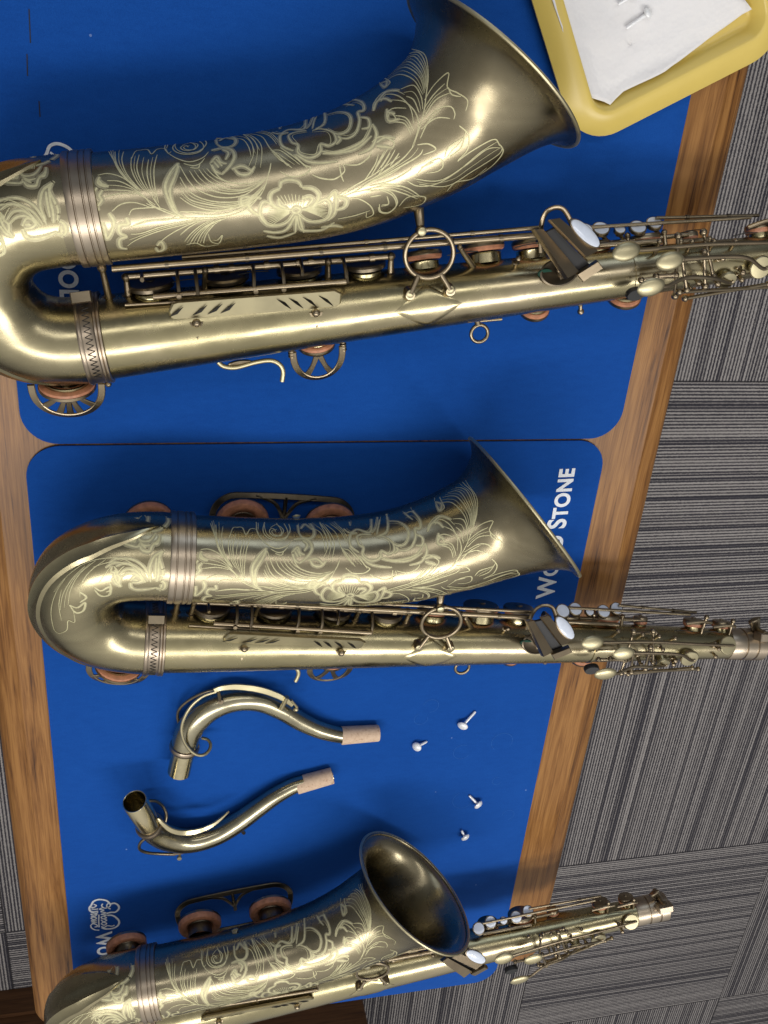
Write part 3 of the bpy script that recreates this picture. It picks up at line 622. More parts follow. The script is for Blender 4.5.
def make_sax():
    root = empty('saxophone', 'x', 'saxophone')
    # body tube
    m = MB(); lathe(m, (0, 0, 0), (1, 0, 0), [(0, rb(0)), (150, rb(150)), (300, rb(300)), (428, rb(428)), (590, rb(590))], 72, (False, True)); m.build('body_tube', body_m, root)
    bell, bv, bf = build_bell(root); bow, wv, wf = build_bow(root)
    build_engraving(bell, bow, (bv, bf), (wv, wf))
    # band between body and bow, with zigzag chasing and its clamp block
    m = MB(); r = rb(0) + .2
    prof = [(-8.5, r), (-8.5, r + 1.6), (-7.5, r + 2.2), (-6, r + 2.2), (-5, r + 1.5), (-4.4, r + 1.2), (3.4, r + 1.2), (4, r + 1.5), (4.6, r + 2.2), (6, r + 2.2), (6.6, r + 1.5), (7.2, r + 2.2), (8.6, r + 2.2), (9.2, r + 1.4), (9.2, r)]
    lathe(m, (0, 0, 0), (1, 0, 0), prof, 72, (False, False)); bd = m.build('bow_band', band_m, root)
    z = MB()
    for i in range(40):
        for s in (-1, 1):
            a0 = math.radians(-10 + i * 3.6); a1 = a0 + math.radians(3.6); x0, x1 = (-2.6 * s, 2.6 * s) if i % 2 else (2.6 * s, -2.6 * s); q = r + 1.35
            if s > 0: rod(z, (x0 - .5, q * math.cos(a0), q * math.sin(a0)), (x1 - .5, q * math.cos(a1), q * math.sin(a1)), .32, 5)
    z.build('zigzag', dark_m, bd)
    m = MB(); slab(m, [(-7.5, 40, 20.5), (7, 40, 20.5), (7, 32.5, 23), (-7.5, 32.5, 23)], 8, None, .8); cb = m.build('clamp_block', dark_cup_m, bd)
    m = MB()
    for x in (-3.5, 1.8): slab(m, [(x - 1.6, 38.2, 21.35), (x + 1.6, 38.2, 21.35), (x + 1.6, 34.2, 22.7), (x - 1.6, 34.2, 22.7)], .6, None, .1)
    m.build('clamp_slot', touch_m, cb)
    # triple ring band on the bell
    m = MB(); r = 36.8
    prof = [(6, r)] + [(x + 4, r + h) for x, h in ((2, 1.6), (3, 2.1), (6.5, 2.1), (7, 1.1), (7.6, 1.1), (8, 2.1), (13, 2.1), (13.5, 1.1), (14.1, 1.1), (14.5, 2.1), (17, 2.1), (17.5, 1.2), (18.1, 1.2), (18.5, 2.1), (21.5, 2.1), (22, 1.3))] + [(26, r)]
    lathe(m, (0, 96.6, 21.5), (1, 0, 0), prof, 80, (False, False)); m.build('bell_band', band_m, root)

    # brace ring between body and bell with its diamond plate, legs and screws
    br = empty_part('bell_brace', root)
    m = MB(); rc = Vector((256, 40, 28)); torus(m, rc, (-.05, -.12, 1), 18.5, 1.9, 56, 12); m.build('ring', key_m, br)
    m = MB(); bs = A(418, 222, 22); post(m, bs + Vector((1, 12, -1)), bs + Vector((0, -5, 8)), 3.2, 4.2, 5.5); m.build('bell_post', key_m, br)
    for u, v in ((409.5, 293), (449.6, 289)):
        m = MB(); p = A(u, v, 26); q = rc + (p - rc).normalized() * 18.5; q.z = 27; rod(m, q, p + Vector((0, 0, 3)), 2.1); lathe(m, p + Vector((0, 0, -6)), (0, -.15, 1), [(0, 4.2), (8, 4.2), (9, 3.6)], 20)
        m.build('leg', key_m, br)
    for u, v in ((409.5, 293), (449.6, 289), (418, 221)):
        m = MB(); p = A(u, v, 26) + Vector((0, 0, 3.2)); 
        if v < 230: p = bs + Vector((0, -5, 12.2))
        lathe(m, p, (0, -.1, 1), [(-1, 3.2), (.4, 3.2), (.9, 2.4)], 20); m.build('screw', touch_m, br)
    # diamond plate wrapped on the tube
    m = MB(); K = 14; vs = []; fs = []
    xc, hw, ang0, angc = 254, 27, math.radians(68), math.radians(113)
    for i in range(K + 1):
        for j in range(K + 1):
            s, t = i / K * 2 - 1, j / K * 2 - 1; x = xc + hw * (s + t) / 2 * 1.0 ; w = angc + (ang0 * .62) * (s - t) / 2; e = .9 if 0 < i < K and 0 < j < K else .25
            vs.append((x, (rb(x) + e) * math.cos(w - .35), (rb(x) + e) * math.sin(w - .35)))
    for i in range(K):
        for j in range(K): fs.append([i * (K + 1) + j, i * (K + 1) + j + 1, (i + 1) * (K + 1) + j + 1, (i + 1) * (K + 1) + j])
    m.add(vs, fs); m.build('diamond_plate', body_m, br)

    # long rods of the lower stack, side by side
    def rod_part(pts, r, name='long_rod', mt=None):
        m = MB(); tube(m, pts, r, 12); return m.build(name, mt or key_m, root)
    rA0, rA1 = A(112, 268.8, 20), A(541, 235, 22)
    rod_part([rA0, rA1], 2.5)
    rod_part([A(182, 257.5, 16), A(541, 227.5, 20)], 1.7)
    rod_part([A(126, 276.5, 10), A(391, 256, 9)], 2.7, 'hinge_rod')
    rod_part([A(153, 296.8, 22), A(346, 281.5, 27)], 2.2, 'trill_rod')
    rod_part([A(125, 305, 20), A(210, 300, 20)], 1.1, 'thin_rod')
    for u, v, b in ((101.9, 268, (110.8, 306.7)), (126, 277, (129, 299)), (391, 256, (391, 278)), (205, 270.5, (205, 288)), (328, 261.5, (328, 278))):
        m = MB(); t = A(u, v, 20 if u < 110 else 10); base = A(b[0], b[1], 6); base.z = 5; d = Vector((0, base.y, base.z)); d = d.normalized() * (rb(base.x) - 1); post(m, Vector((base.x, d.y, max(d.z, 4))), t, 2.1, 3.3, 5.0); m.build('post', key_m, root)
    m = MB(); post(m, A(475, 270, 6) * 1.0, A(459.5, 247, 21), 2.0, 2.2, 6.5); m.build('post', key_m, root)
    for u0, v0, u1, v1 in ((177, 272, 179, 292), (195, 270, 198, 295), (253, 266, 254, 287), (281, 263, 284, 284), (343, 258, 347, 283), (301,262,302,276), (142,275,142,280)):
        m = MB(); p, q = A(u0, v0, 13), A(u1, v1, 25); tube(m, catmull([p, (p + q) / 2 + Vector((0, 0, 4)), q], 4), 1.5, 8, flat=1.5); m.build('lever_arm', key_m, root)
    for u, v in ((218, 269), (300, 262.5), (312, 261.5), (373, 257.5), (268, 265), (233, 268)):
        m = MB(); p = A(u, v, 9.6); lathe(m, p - Vector((1.5, 0, 0)), (1, 0, 0), [(-1.5, 2.7), (-1.5, 3.5), (2.5, 3.5), (2.5, 2.7)], 16, (False, False)); m.build('collar', key_m, root)
    # small feet of the arms on the tube
    for u, v in ((179, 297), (256, 292), (284, 290)):
        m = MB(); rod(m, A(u, v, 27), A(u, v, 27) - Vector((0, 0, 8)), 1.8); m.build('rod_saddle', key_m, root)

    # engraved oblong bar with two ball posts
    bar = empty_part('engraved_bar', root)
    m = MB(); Lp = [A(168.5, 312, 31), A(172, 304.5, 32), A(176, 303, 32), A(336, 291, 33), A(342, 294, 33), A(341, 304, 28), A(337, 306.5, 26.5), A(177, 321, 26), A(170, 318, 27)]
    slab(m, Lp, 3.6, Vector((0, -.18, .98)), 1.2); plate = m.build('plate', touch_m, bar)
    m = MB()
    for x, s in ((176, 1), (200, 1), (215, 1), (228, 1), (284, -1), (296, -1), (310, -1), (326, -1)):
        y = 312.5 - (x - 176) * .0775; k = 5.5
        pts = [A(x - k - 2, y + 5 * s, 30.4 - .45 * 5 * s), A(x, y - 1 * s, 31), A(x + k + 2, y - 5.5 * s, 30.4 + .45 * 5.5 * s), A(x + 1.5, y + 1.6 * s, 30)]
        slab(m, [p + Vector((0, 0, .3)) for p in pts], .5, Vector((0, -.3, .95)), .1)
    m.build('cut_pattern', dark_m, plate)
    for u, v in ((196.5, 323), (316, 313)):
        m = MB(); p = A(u, v, 30); ball(m, p, 3.4); rod(m, p, p - Vector((0, -1, 9)), 2)
        q = lambda du, dv: (lambda t: Vector((t.x, *(Vector((t.y, t.z)).normalized() * (rb(t.x) + .5)))))(A(u + du, v + dv, 27))
        slab(m, [q(-7, 0), q(7, -1), q(1, 16)], 1.0, Vector((0, -.35, .9)), .3)
        m.build('ball_foot', key_m, bar)

    # key cups standing on the bell side of the tube
    for x, h, r in ((48, 0, 17.5), (104, -1, 17.5), (160, -2, 17.5), (211, -2, 16.5)):
        cup(root, (x, rb(x) * .86, h), (0, .97, .1), r, 5, open_=1.5, mt=dark_cup_m, pad=False)
    for x, h, r, ch in ((259, 0, 15.5, 5), (309, -2, 17.5, 7), (349, -2, 15.5, 6)):
        cup(root, (x, rb(x) * .86, h - 5), (0, .96, -.27), r, ch, open_=4.0)
    for x, h, r, ch in ((405, -9, 13, 2), (447, -11, 15.5, 3), (487, -8, 7.5, 3), (547, -4, 10.5, 5), (580, -3, 9.5, 5)):
        cup(root, (x, rb(x) * .82, h - 1), (0, .93, -.36), r, ch, open_=1.2)
    # underside pads peeping out below
    for x, r in ((352, 13), (431, 15)):
        cup(root, (x, -rb(x) * .8, -8), (0, -.86, -.5), r, 3, open_=1.5)
    # strap ring and small screws
    m = MB(); torus(m, (303, -rb(303) - 13, -6), (0, 0, 1), 7.2, 1.6, 32, 10); rod(m, (300, -rb(300) + 2, -4), (302, -rb(300) - 5, -6), 2.6); rod(m, (303, -26, -6), (322, -26.5, -5), 1.5); m.build('strap_ring', key_m, root)
    m = MB(); post(m, (389, -18, -3), (391, -29, -6), 1.6, 2.8, 3.4); m.build('post', key_m, root)
    m = MB(); h0 = B(262, 671, -6); tube(m, catmull([A(218, 362, -12), A(224, 366.5, -12), A(236, 367.5, -12), A(255, 362.5, -12), A(270, 360.5, -10), A(279, 364, -9), A(283, 371, -9), A(282, 381.5, -9)], 5), 2.0, 10, flat=.8); m.build('spring_hook', touch_m, root)
    m = MB(); lathe(m, A(240, 363.5, -13), (0, -.3, 1), [(-1.2, 8), (-.6, 9), (.6, 9), (1.2, 8)], 28, squash=(1.1, .36)); m.build('small_cup', key_m, root)

    # E-flat cup and its pierced guard
    def guard(parent, c, n, R, spokes, ex, depth=8, off=9, arc=(180, 360), posts=True):
        """half-round guard rim standing off the tube, spokes meeting at the foot"""
        c, n = Vector(c), Vector(n).normalized(); ex = Vector(ex).normalized(); ey = n.cross(ex).normalized()
        if ey.z < 0: ey = -ey
        g = empty_part('key_guard', parent)
        m = MB(); pts = []; ups = []
        for i in range(29):
            w = math.radians(arc[0] + (arc[1] - arc[0]) * i / 28); bow_ = math.sin(PI * i / 28)
            pts.append(c + ex * (R * math.cos(w)) + n * (off * abs(math.sin(w)) ** .75 + 1) + ey * (6 - 5 * abs(math.sin(w)))); ups.append(ey + n * .75)
        strip(m, pts, 5.6, 1.5, ups); m.build('rim', key_m, g)
        hub = c + n * 2.5 + ey * 8
        for w in spokes:
            m = MB(); i = int(round((w - arc[0]) / (arc[1] - arc[0]) * 28)); e = pts[i]; pl = catmull([hub, (hub + e) / 2 + n * 2.5, e], 5)
            strip(m, pl, [4.0 + 3.6 * abs(q / (len(pl) - 1) - .45) for q in range(len(pl))], 1.5, ey + n * .3)
            m.build('spoke', key_m, g)
        m = MB(); lathe(m, hub, ey * .8 + n * .3, [(-3, 3.2), (2.4, 3.2), (3, 2.4)], 16); m.build('screw', touch_m, g)
        if posts:
            for s in (-1, 1):
                m = MB(); p = c + ex * (s * (R + 1)) + ey * 4
                for k in range(4): lathe(m, p + n * (k * 2.4 - 3), n, [(0, 1.8), (.4, 2.8), (1.5, 2.8), (1.9, 1.8)], 14)
                m.build('threaded_post', key_m, g)
        return g
    cup(root, (168, -rb(168) * .84, -9), (0, -.95, -.28), 15.5, 3, open_=1)
    guard(root, (168, -rb(168) - 2, -9), (0, -.97, -.2), 20, (240, 300), (1, 0, 0), off=29)
    cup(root, (-28, -30, -8), (-.12, -.96, -.25), 22, 3, open_=1)
    guard(root, (-28, -31, -8), (-.12, -.97, -.2), 26, (218, 248, 268, 272, 292, 322), (1, -.12, 0), off=31, posts=False)
    m = MB(); slab(m, [(-33, -22.5, 19), (-27, -14, 26.5), (-18, -23.5, 20), (-24, -30, 10), (-30, -30, 10)], 1.2, Vector((0, -.75, .66)), .4); m.build('guard_foot', band_m, root)
    m = MB(); ball(m, (-54, -24, 0), 3.8); rod(m, (-54, -24, 0), (-50, -14, 0), 2.2); m.build('ball_stop', key_m, root)
    m = MB(); ball(m, (3, -36.5, 0), 2.6); m.build('ball_stop', key_m, root)

    # low cups under the bell, their leather rings seen past it, with one long pierced guard
    for x in (72, 152): cup(root, (x, 101, 21 - 38), (0, .1, -1), 24, 12, open_=4, big=True)
    cup(root, (-8, 100, -12), (-.1, .1, -1), 22, 10, open_=4, big=True)
    g = empty_part('bell_key_guard', root)
    m = MB(); pts = []; zc = -52
    for i in range(61):
        w = 2 * PI * i / 60; cx = 112 + (40 if math.cos(w) > 0 else -40) * min(1, abs(math.cos(w)) * 3); pts.append(Vector((cx + 25 * math.cos(w), 99 + 22.5 * math.sin(w), zc + 14 * max(0, -math.sin(w)))))
    strip(m, pts, 6.0, 2.0, Vector((0, .35, 1))); m.build('rim', dark_cup_m, g)
    m = MB()
    for s in (-1, 1): tube(m, catmull([(112, 96, zc), (112 + 5 * s, 108, zc + 2), (112 + 12 * s, 116, zc + 1), (112 + 28 * s, 121, zc)], 5), 1.9, 8, flat=.7)
    rod(m, (112, 90, zc), (112, 121, zc), 2.0)
    m.build('bar', dark_cup_m, g)
    m = MB(); slab(m, [B(292, 516, 4), B(296, 514, 4), B(301, 515, 4), B(297, 523.5, 14)], 2, Vector((0, .6, .8)), .5); None; m.build('foot', touch_m, g)

    # left-hand little-finger table
    tbk = empty_part('finger_table', root)
    m = MB(); tube(m, catmull([A(541, 252, 22), A(541, 228, 28), A(545, 214, 31), A(553, 208, 33), A(562, 208.5, 34), A(568, 216, 35), A(576, 234, 36)], 6), 2.1, 10, flat=.6); m.build('loop', key_m, tbk)
    def plate(pts, h0, th, mt, name='touch_plate'):
        m = MB(); slab(m, [B(u, v, h) for u, v, h in pts], th, None, .7)
        return m.build(name, mt, tbk)
    plate([(524, 620, 38), (530, 618.6, 34), (550, 651, 35), (540.5, 655.5, 39)], 34, 5, key_m)
    p1 = plate([(538.5, 616.5, 41), (546, 614.5, 37), (569, 640.5, 39), (559.5, 645, 43)], 37, 3.6, key_m)
    m = MB(); slab(m, [B(u, v, h) + Vector((0, 0, .5)) for u, v, h in ((547, 626, 40.6), (552.5, 623.5, 38.4), (558, 630.5, 39.2), (552, 633.5, 41.6))], .6, None, .1); m.build('slot', black_m, p1)
    plate([(549.5, 651.5, 37), (568, 644.5, 37), (570.5, 649, 36), (552.5, 656.5, 36)], 37, 5, key_m)
    m = MB(); slab(m, [B(u, v, 33) for u, v in ((530, 621), (541, 618), (563, 647), (551, 652))], 3, None, .5); m.build('gap_shade', black_m, tbk)  # black sheet painting in the shade of the gap between the touch plates
    e0, e1 = B(556.5, 617.5, 38), B(573, 638, 42)
    m = MB(); c = (e0 + e1) / 2; ax = (e1 - e0); ln = ax.length / 2; ax.normalize(); nn = Vector((.35, .35, .87)); nn = (nn - ax * nn.dot(ax)).normalized(); b2 = nn.cross(ax)
    def oval(m, c, ax, b2, nn, a, b, prof):
        vs = []; fs = []; S = 36
        for h, k in prof:
            for j in range(S):
                w = 2 * PI * j / S; vs.append(c + ax * (a * k * math.cos(w)) + b2 * (b * k * math.sin(w)) + nn * h)
        for i in range(len(prof) - 1):
            for j in range(S): q = (j + 1) % S; fs.append([i * S + j, i * S + q, (i + 1) * S + q, (i + 1) * S + j])
        fs.append(list(range(S))[::-1]); fs.append([(len(prof) - 1) * S + j for j in range(S)]); m.add(vs, fs)
    oval(m, c, ax, b2, nn, ln + 1, 6.6, [(-2, .9), (-1.2, 1), (.2, 1), (.6, .92)]); m.build('pearl_setting', key_m, tbk)
    m = MB(); oval(m, c, ax, b2, nn, ln, 5.8, [(.5, 1), (1.3, .96), (1.9, .8), (2.2, .4), (2.25, .05)]); m.build('pearl_touch', pearl_m, tbk)
    m = MB(); rod(m, A(538, 240, 22), A(575, 265, 20), 2.5); rod(m, A(556, 226, 26), A(566, 238, 26), 2.6)
    for k in range(3): q = A(556 + 3.5 * k, 224 + 2.5 * k, 30); lathe(m, q, (1, -.3, 0), [(-1.5, 2), (-1, 3.6), (1, 3.6), (1.5, 2)], 14)
    m.build('pivot', key_m, tbk)
    m = MB(); q = A(560, 272, 24); lathe(m, Vector((q.x, q.y * .9, 20)), (0, .3, .95), [(0, 13), (1.2, 13.5), (1.9, 12.2), (1.2, 11)], 32, squash=(1.15, .8)); ss = m.build('rest_dish', dark_cup_m, tbk)
    m = MB(); q = B(527, 643, 24); lathe(m, q - Vector((-1, 2, 5)), (0, -.2, 1), [(0, 4.5), (1.6, 4.5)], 20, squash=(1.3, .8)); m.build('felt_bumper', green_m, tbk)
    m = MB(); post(m, A(583, 262, 18), A(579, 268, 26), 1.6, 2.6, 3.5); post(m, A(560, 276, 20), A(559, 270, 27), 1.6, 2.2, 3.5); m.build('post', key_m, tbk)

    # palm keys : ovals on arms leading to small cups
    def palm(c, tilt, cupc, mid, arm0, rc, lab=None):
        k = empty_part('palm_key', root); c = Vector(c); m = MB(); ax = Vector((1, .10, 0)).normalized(); nn = Vector(tilt).normalized(); nn = (nn - ax * nn.dot(ax)).normalized(); b2 = nn.cross(ax)
        oval(m, c, ax, b2, nn, 11.5, 7.4, [(-2.2, .7), (-1.2, .92), (0, 1), (1.0, .93), (2.0, .7), (2.6, .35), (2.75, .03)]); m.build('touch', touch_m, k)
        m = MB(); cc = Vector(cupc); n = Vector((0, cc.y, cc.z)).normalized(); base = Vector((cc.x, 0, 0)) + n * (rb(cc.x) - 1)
        lathe(m, base, n, [(0, rc * .75), (4, rc * .75)], 24); m.build('tone_hole', body_m, k)
        m = MB(); lathe(m, base, n, [(4.6, rc * .97), (4.8, rc), (6.8, rc), (7.6, rc * .93), (7.9, rc * .5), (8, .1)], 32); m.build('key_cup', touch_m, k)
        m = MB(); P = catmull([c + Vector((8, 0, -1))] + [Vector(q) for q in mid] + [base + n * 9.2, base + n * 8.5 + Vector((rc * .6, 0, 0))], 6); tube(m, P, [1.9 - .5 * i / len(P) for i in range(len(P))], 10, flat=.75); m.build('arm', key_m, k)
    palm((409, 27, 39), (0, .25, .95), (577, 7.5, 12.5), [(432, 25.5, 36), (480, 23, 31), (530, 18, 26.5)], None, 9.6)
    palm((444.8, 15.9, 41), (0, .1, 1), (534.6, -2.6, 19), [(465, 15, 38.5), (490, 13, 36), (515, 9, 33)], None, 9.6)
    palm((424.2, .5, 53), (0, -.15, 1), (506.6, -10.1, 19.7), [(440, -1, 50), (458, 2, 44), (485, -3, 37)], None, 8.0)
    m = MB(); oval(m, Vector((421, -9, 33)), Vector((1, .1, 0)), Vector((-.1, 1, 0)), Vector((0, -.3, 1)), 8, 4.5, [(-3, .95), (-2, 1), (1, 1), (2, .93)]); m.build('rubber_stop', black_m, root)
    for a_, b_, r_, ts in ((rA0, rA1, 2.5, (.12, .3, .47, .62, .78, .9)), (A(182, 257.5, 16), A(541, 227.5, 20), 1.7, (.2, .5, .8)), (Vector((455, 40, -8)), Vector((548, 32, -10)), 1.4, (.3, .7))):
        for t_ in ts:
            m = MB(); p = a_.lerp(b_, t_); d = (b_ - a_).normalized(); lathe(m, p, d, [(-1.4, r_), (-1.4, r_ + .55), (1.4, r_ + .55), (1.4, r_)], 14, (False, False)); m.build('rod_joint', dark_cup_m, root)
    for x0, y0, z0, dx in ((60, 36, 6, 26), (110, 36, 6, 26), (170, 35, 6, 24), (275, 33, 8, 24), (330, 33, 8, 24), (470, 28, 4, 22), (515, 22, 10, 20), (550, 20, 8, 20)):
        m = MB(); tube(m, catmull([(x0, y0, z0), (x0 + dx / 2, y0 + 1.5, z0 + 1), (x0 + dx, y0 + 1, z0 + 2)], 4), .45, 6); m.build('needle_spring', dark_m, root)
    for x, y in ((330, 26), (372, 22), (474, -14), (500, 8), (520, -12), (566, 8)):
        m = MB(); z = math.sqrt(max(1, rb(x) ** 2 - (y * .8) ** 2)) * .93; post(m, (x, y * .8, z), (x, y, z + 7), 1.3, 2.2, 3.2); m.build('post', key_m, root)
    # end of the upper stack : collar step on the tube
    m = MB(); lathe(m, (428, 0, 0), (1, 0, 0), [(-1, rb(428)), (-1, rb(428) + .8), (1.5, rb(428) + .8), (1.5, rb(428))], 60, (False, False)); m.build('tube_seam', body_m, root)
    # cross rods with ball ends
    for p, q in ((A(678, 236, 24), A(675, 296, 30)), (A(704, 252, 32), A(705, 286, 29)), (B(653, 631, 24), B(653, 662, 26)), (B(633, 652, 38), B(631, 672, 36))):
        m = MB(); rod(m, p, q, 1.5); ball(m, p, 3.1); ball(m, q, 3.1); m.build('cross_rod', key_m, root)
    for p, q in ((A(685, 298.5, 26), A(768, 284, 16)), (A(641, 280, 30), A(674, 275, 33)), (A(656, 276, 32), A(676, 275, 34)), (B(634, 632.5, 18), B(656, 633, 16)), (B(625, 672, 34), B(698, 669, 12))):
        m = MB(); rod(m, p, q, 1.6); ball(m, p, 2.8); ball(m, q, 2.6); m.build('small_rod', key_m, root)
    for (u, v, h) in ((741, 272, 20), (716, 283, 24), (697, 282, 24)):
        m = MB(); p = A(u, v, h); post(m, Vector((p.x, p.y * .6, rb(p.x) * .9)), p + Vector((0, 0, 3)), 1.5, 2.6, 3.2); m.build('post', key_m, root)
    for (x, y) in ((474, 24), (493, 22), (560, 14), (446, 27), (512, 20), (566, -2)):
        m = MB(); z = math.sqrt(max(1, rb(x) ** 2 - (y * .5) ** 2)) * .7; post(m, (x, y * .5, z), (x, y, z + 9), 1.4, 2.3, 3); m.build('post', key_m, root)
    # upper stack rods along the far side of the tube
    rod_part([B(566, 607.5, -2), B(690, 614.5, -6)], 1.5, 'upper_rod'); rod_part([B(570, 618, -6), B(640, 620, -6)], 2.0, 'upper_rod')
    rod_part([A(590, 246, 2), A(660, 241, 2)], 2.2, 'upper_rod')
    rod_part([Vector((455, 40, -8)), Vector((548, 32, -10))], 1.4, 'upper_rod')
    # pearl touches in cups
    for (x, y, h), r in (((389.1, 39, 3), 7.4), ((405.6, 37.5, -3), 7.2), ((421.8, 35, -3), 4.7), ((437.8, 35, -4), 7.2), ((453.9, 36, -8), 6.8)):
        k = empty_part('pearl_key', root); n = Vector((0, .82, .57)); m = MB(); lathe(m, (x, y, h), n, [(-6, 2), (-3.4, 2), (-3, r * .8), (-2.4, r), (.6, r), (.9, r * .94)], 32); m.build('setting', key_m, k)
        m = MB(); lathe(m, (x, y, h), n, [(.4, r * .88), (.9, r * .86), (1.1, r * .6), (1.0, r * .1)], 32); m.build('pearl', pearl_m, k)
        m = MB(); rod(m, Vector((x, y, h)) - n * 4, (x + 8, y - 12, h - 4), 1.7); m.build('arm', key_m, k)
    for x in (398, 430, 462):
        m = MB(); post(m, (x, rb(x) * .8, -2), (x, rb(x) + 9, -6), 1.6, 2.5, 3.6); m.build('post', key_m, root)
    # arms of the two uppermost side keys
    for x0, x1, y, z in ((548, 560, 30, 0), (581, 590, 26, 0)):
        m = MB(); tube(m, catmull([(x0 - 16, y - 4, 2), (x0, y, 4), (x1, y - 2, 3)], 5), 1.8, 8); rod(m, (x0 + 4, 12, 4), (x0 + 4, y + 5, 3), 1.6); ball(m, (x0 + 4, y + 5, 3), 2.6); m.build('side_arm', key_m, root)
    # neck receiver with clamp screw
    m = MB(); r = 16.6
    lathe(m, (0, 0, 0), (1, 0, 0), [(589, rb(590) - .3), (589, r - .6), (590, r), (604, r), (604.6, r - .9), (605.6, r - .9), (606.2, r + .4), (617, r + .4), (617.6, r - .8), (618.8, r - .8), (619.5, r + .6), (630, r + .6), (631, r - .4), (631, r - 3.2), (600, r - 3.4)], 60, (False, True)); rc_ = m.build('neck_receiver', band_m, root)
    m = MB(); slab(m, [(612, 20.5, 6), (630, 20.5, 6), (630, 13, 9), (612, 13, 9)], 14, None, 1); m.build('clamp_lug', band_m, rc_)
    m = MB(); rod(m, (620, 21, 12), (620, 19, -12), 2.6); lathe(m, (621, 20.5, 11), (0, .1, 1), [(-2, 4.2), (2.5, 4.2), (3, 3.2)], 16); lathe(m, (617, 23, 0), (-.5, .9, 0), [(-3, 5), (5, 6), (9, 7), (10, 5)], 18, squash=(1, .5)); m.build('clamp_screw', key_m, rc_)
    return root
def empty_part(name, parent):
    o = bpy.data.objects.new(name, None); COL.objects.link(o); o.parent = parent; o.empty_display_size = .005; return o
dark_cup_m = brass('dark_key_brass', (.12, .1, .07), (.17, .14, .1), (.22, .18, .12), (.3, .45), 30, (1, 1, 1))

sax = make_sax()
LAB = {1: 'largest looking saxophone, nearest the camera, its bell rim touching the yellow tray', 2: 'middle saxophone, between the nearest one and the two loose necks, bell seen edge-on', 3: 'farthest saxophone, at the table end, its open bell mouth facing the camera'}
def place(o, k):
    p, a = POSE[k]; o.matrix_world = Matrix.Translation(Vector(p)) @ rot(*a).to_4x4(); o['label'] = LAB[k]; o['group'] = 'engraved brass saxophones lying side by side'
clones = [copy_tree(sax) for k in (2, 3)]
place(sax, 1); place(clones[0], 2); place(clones[1], 3)
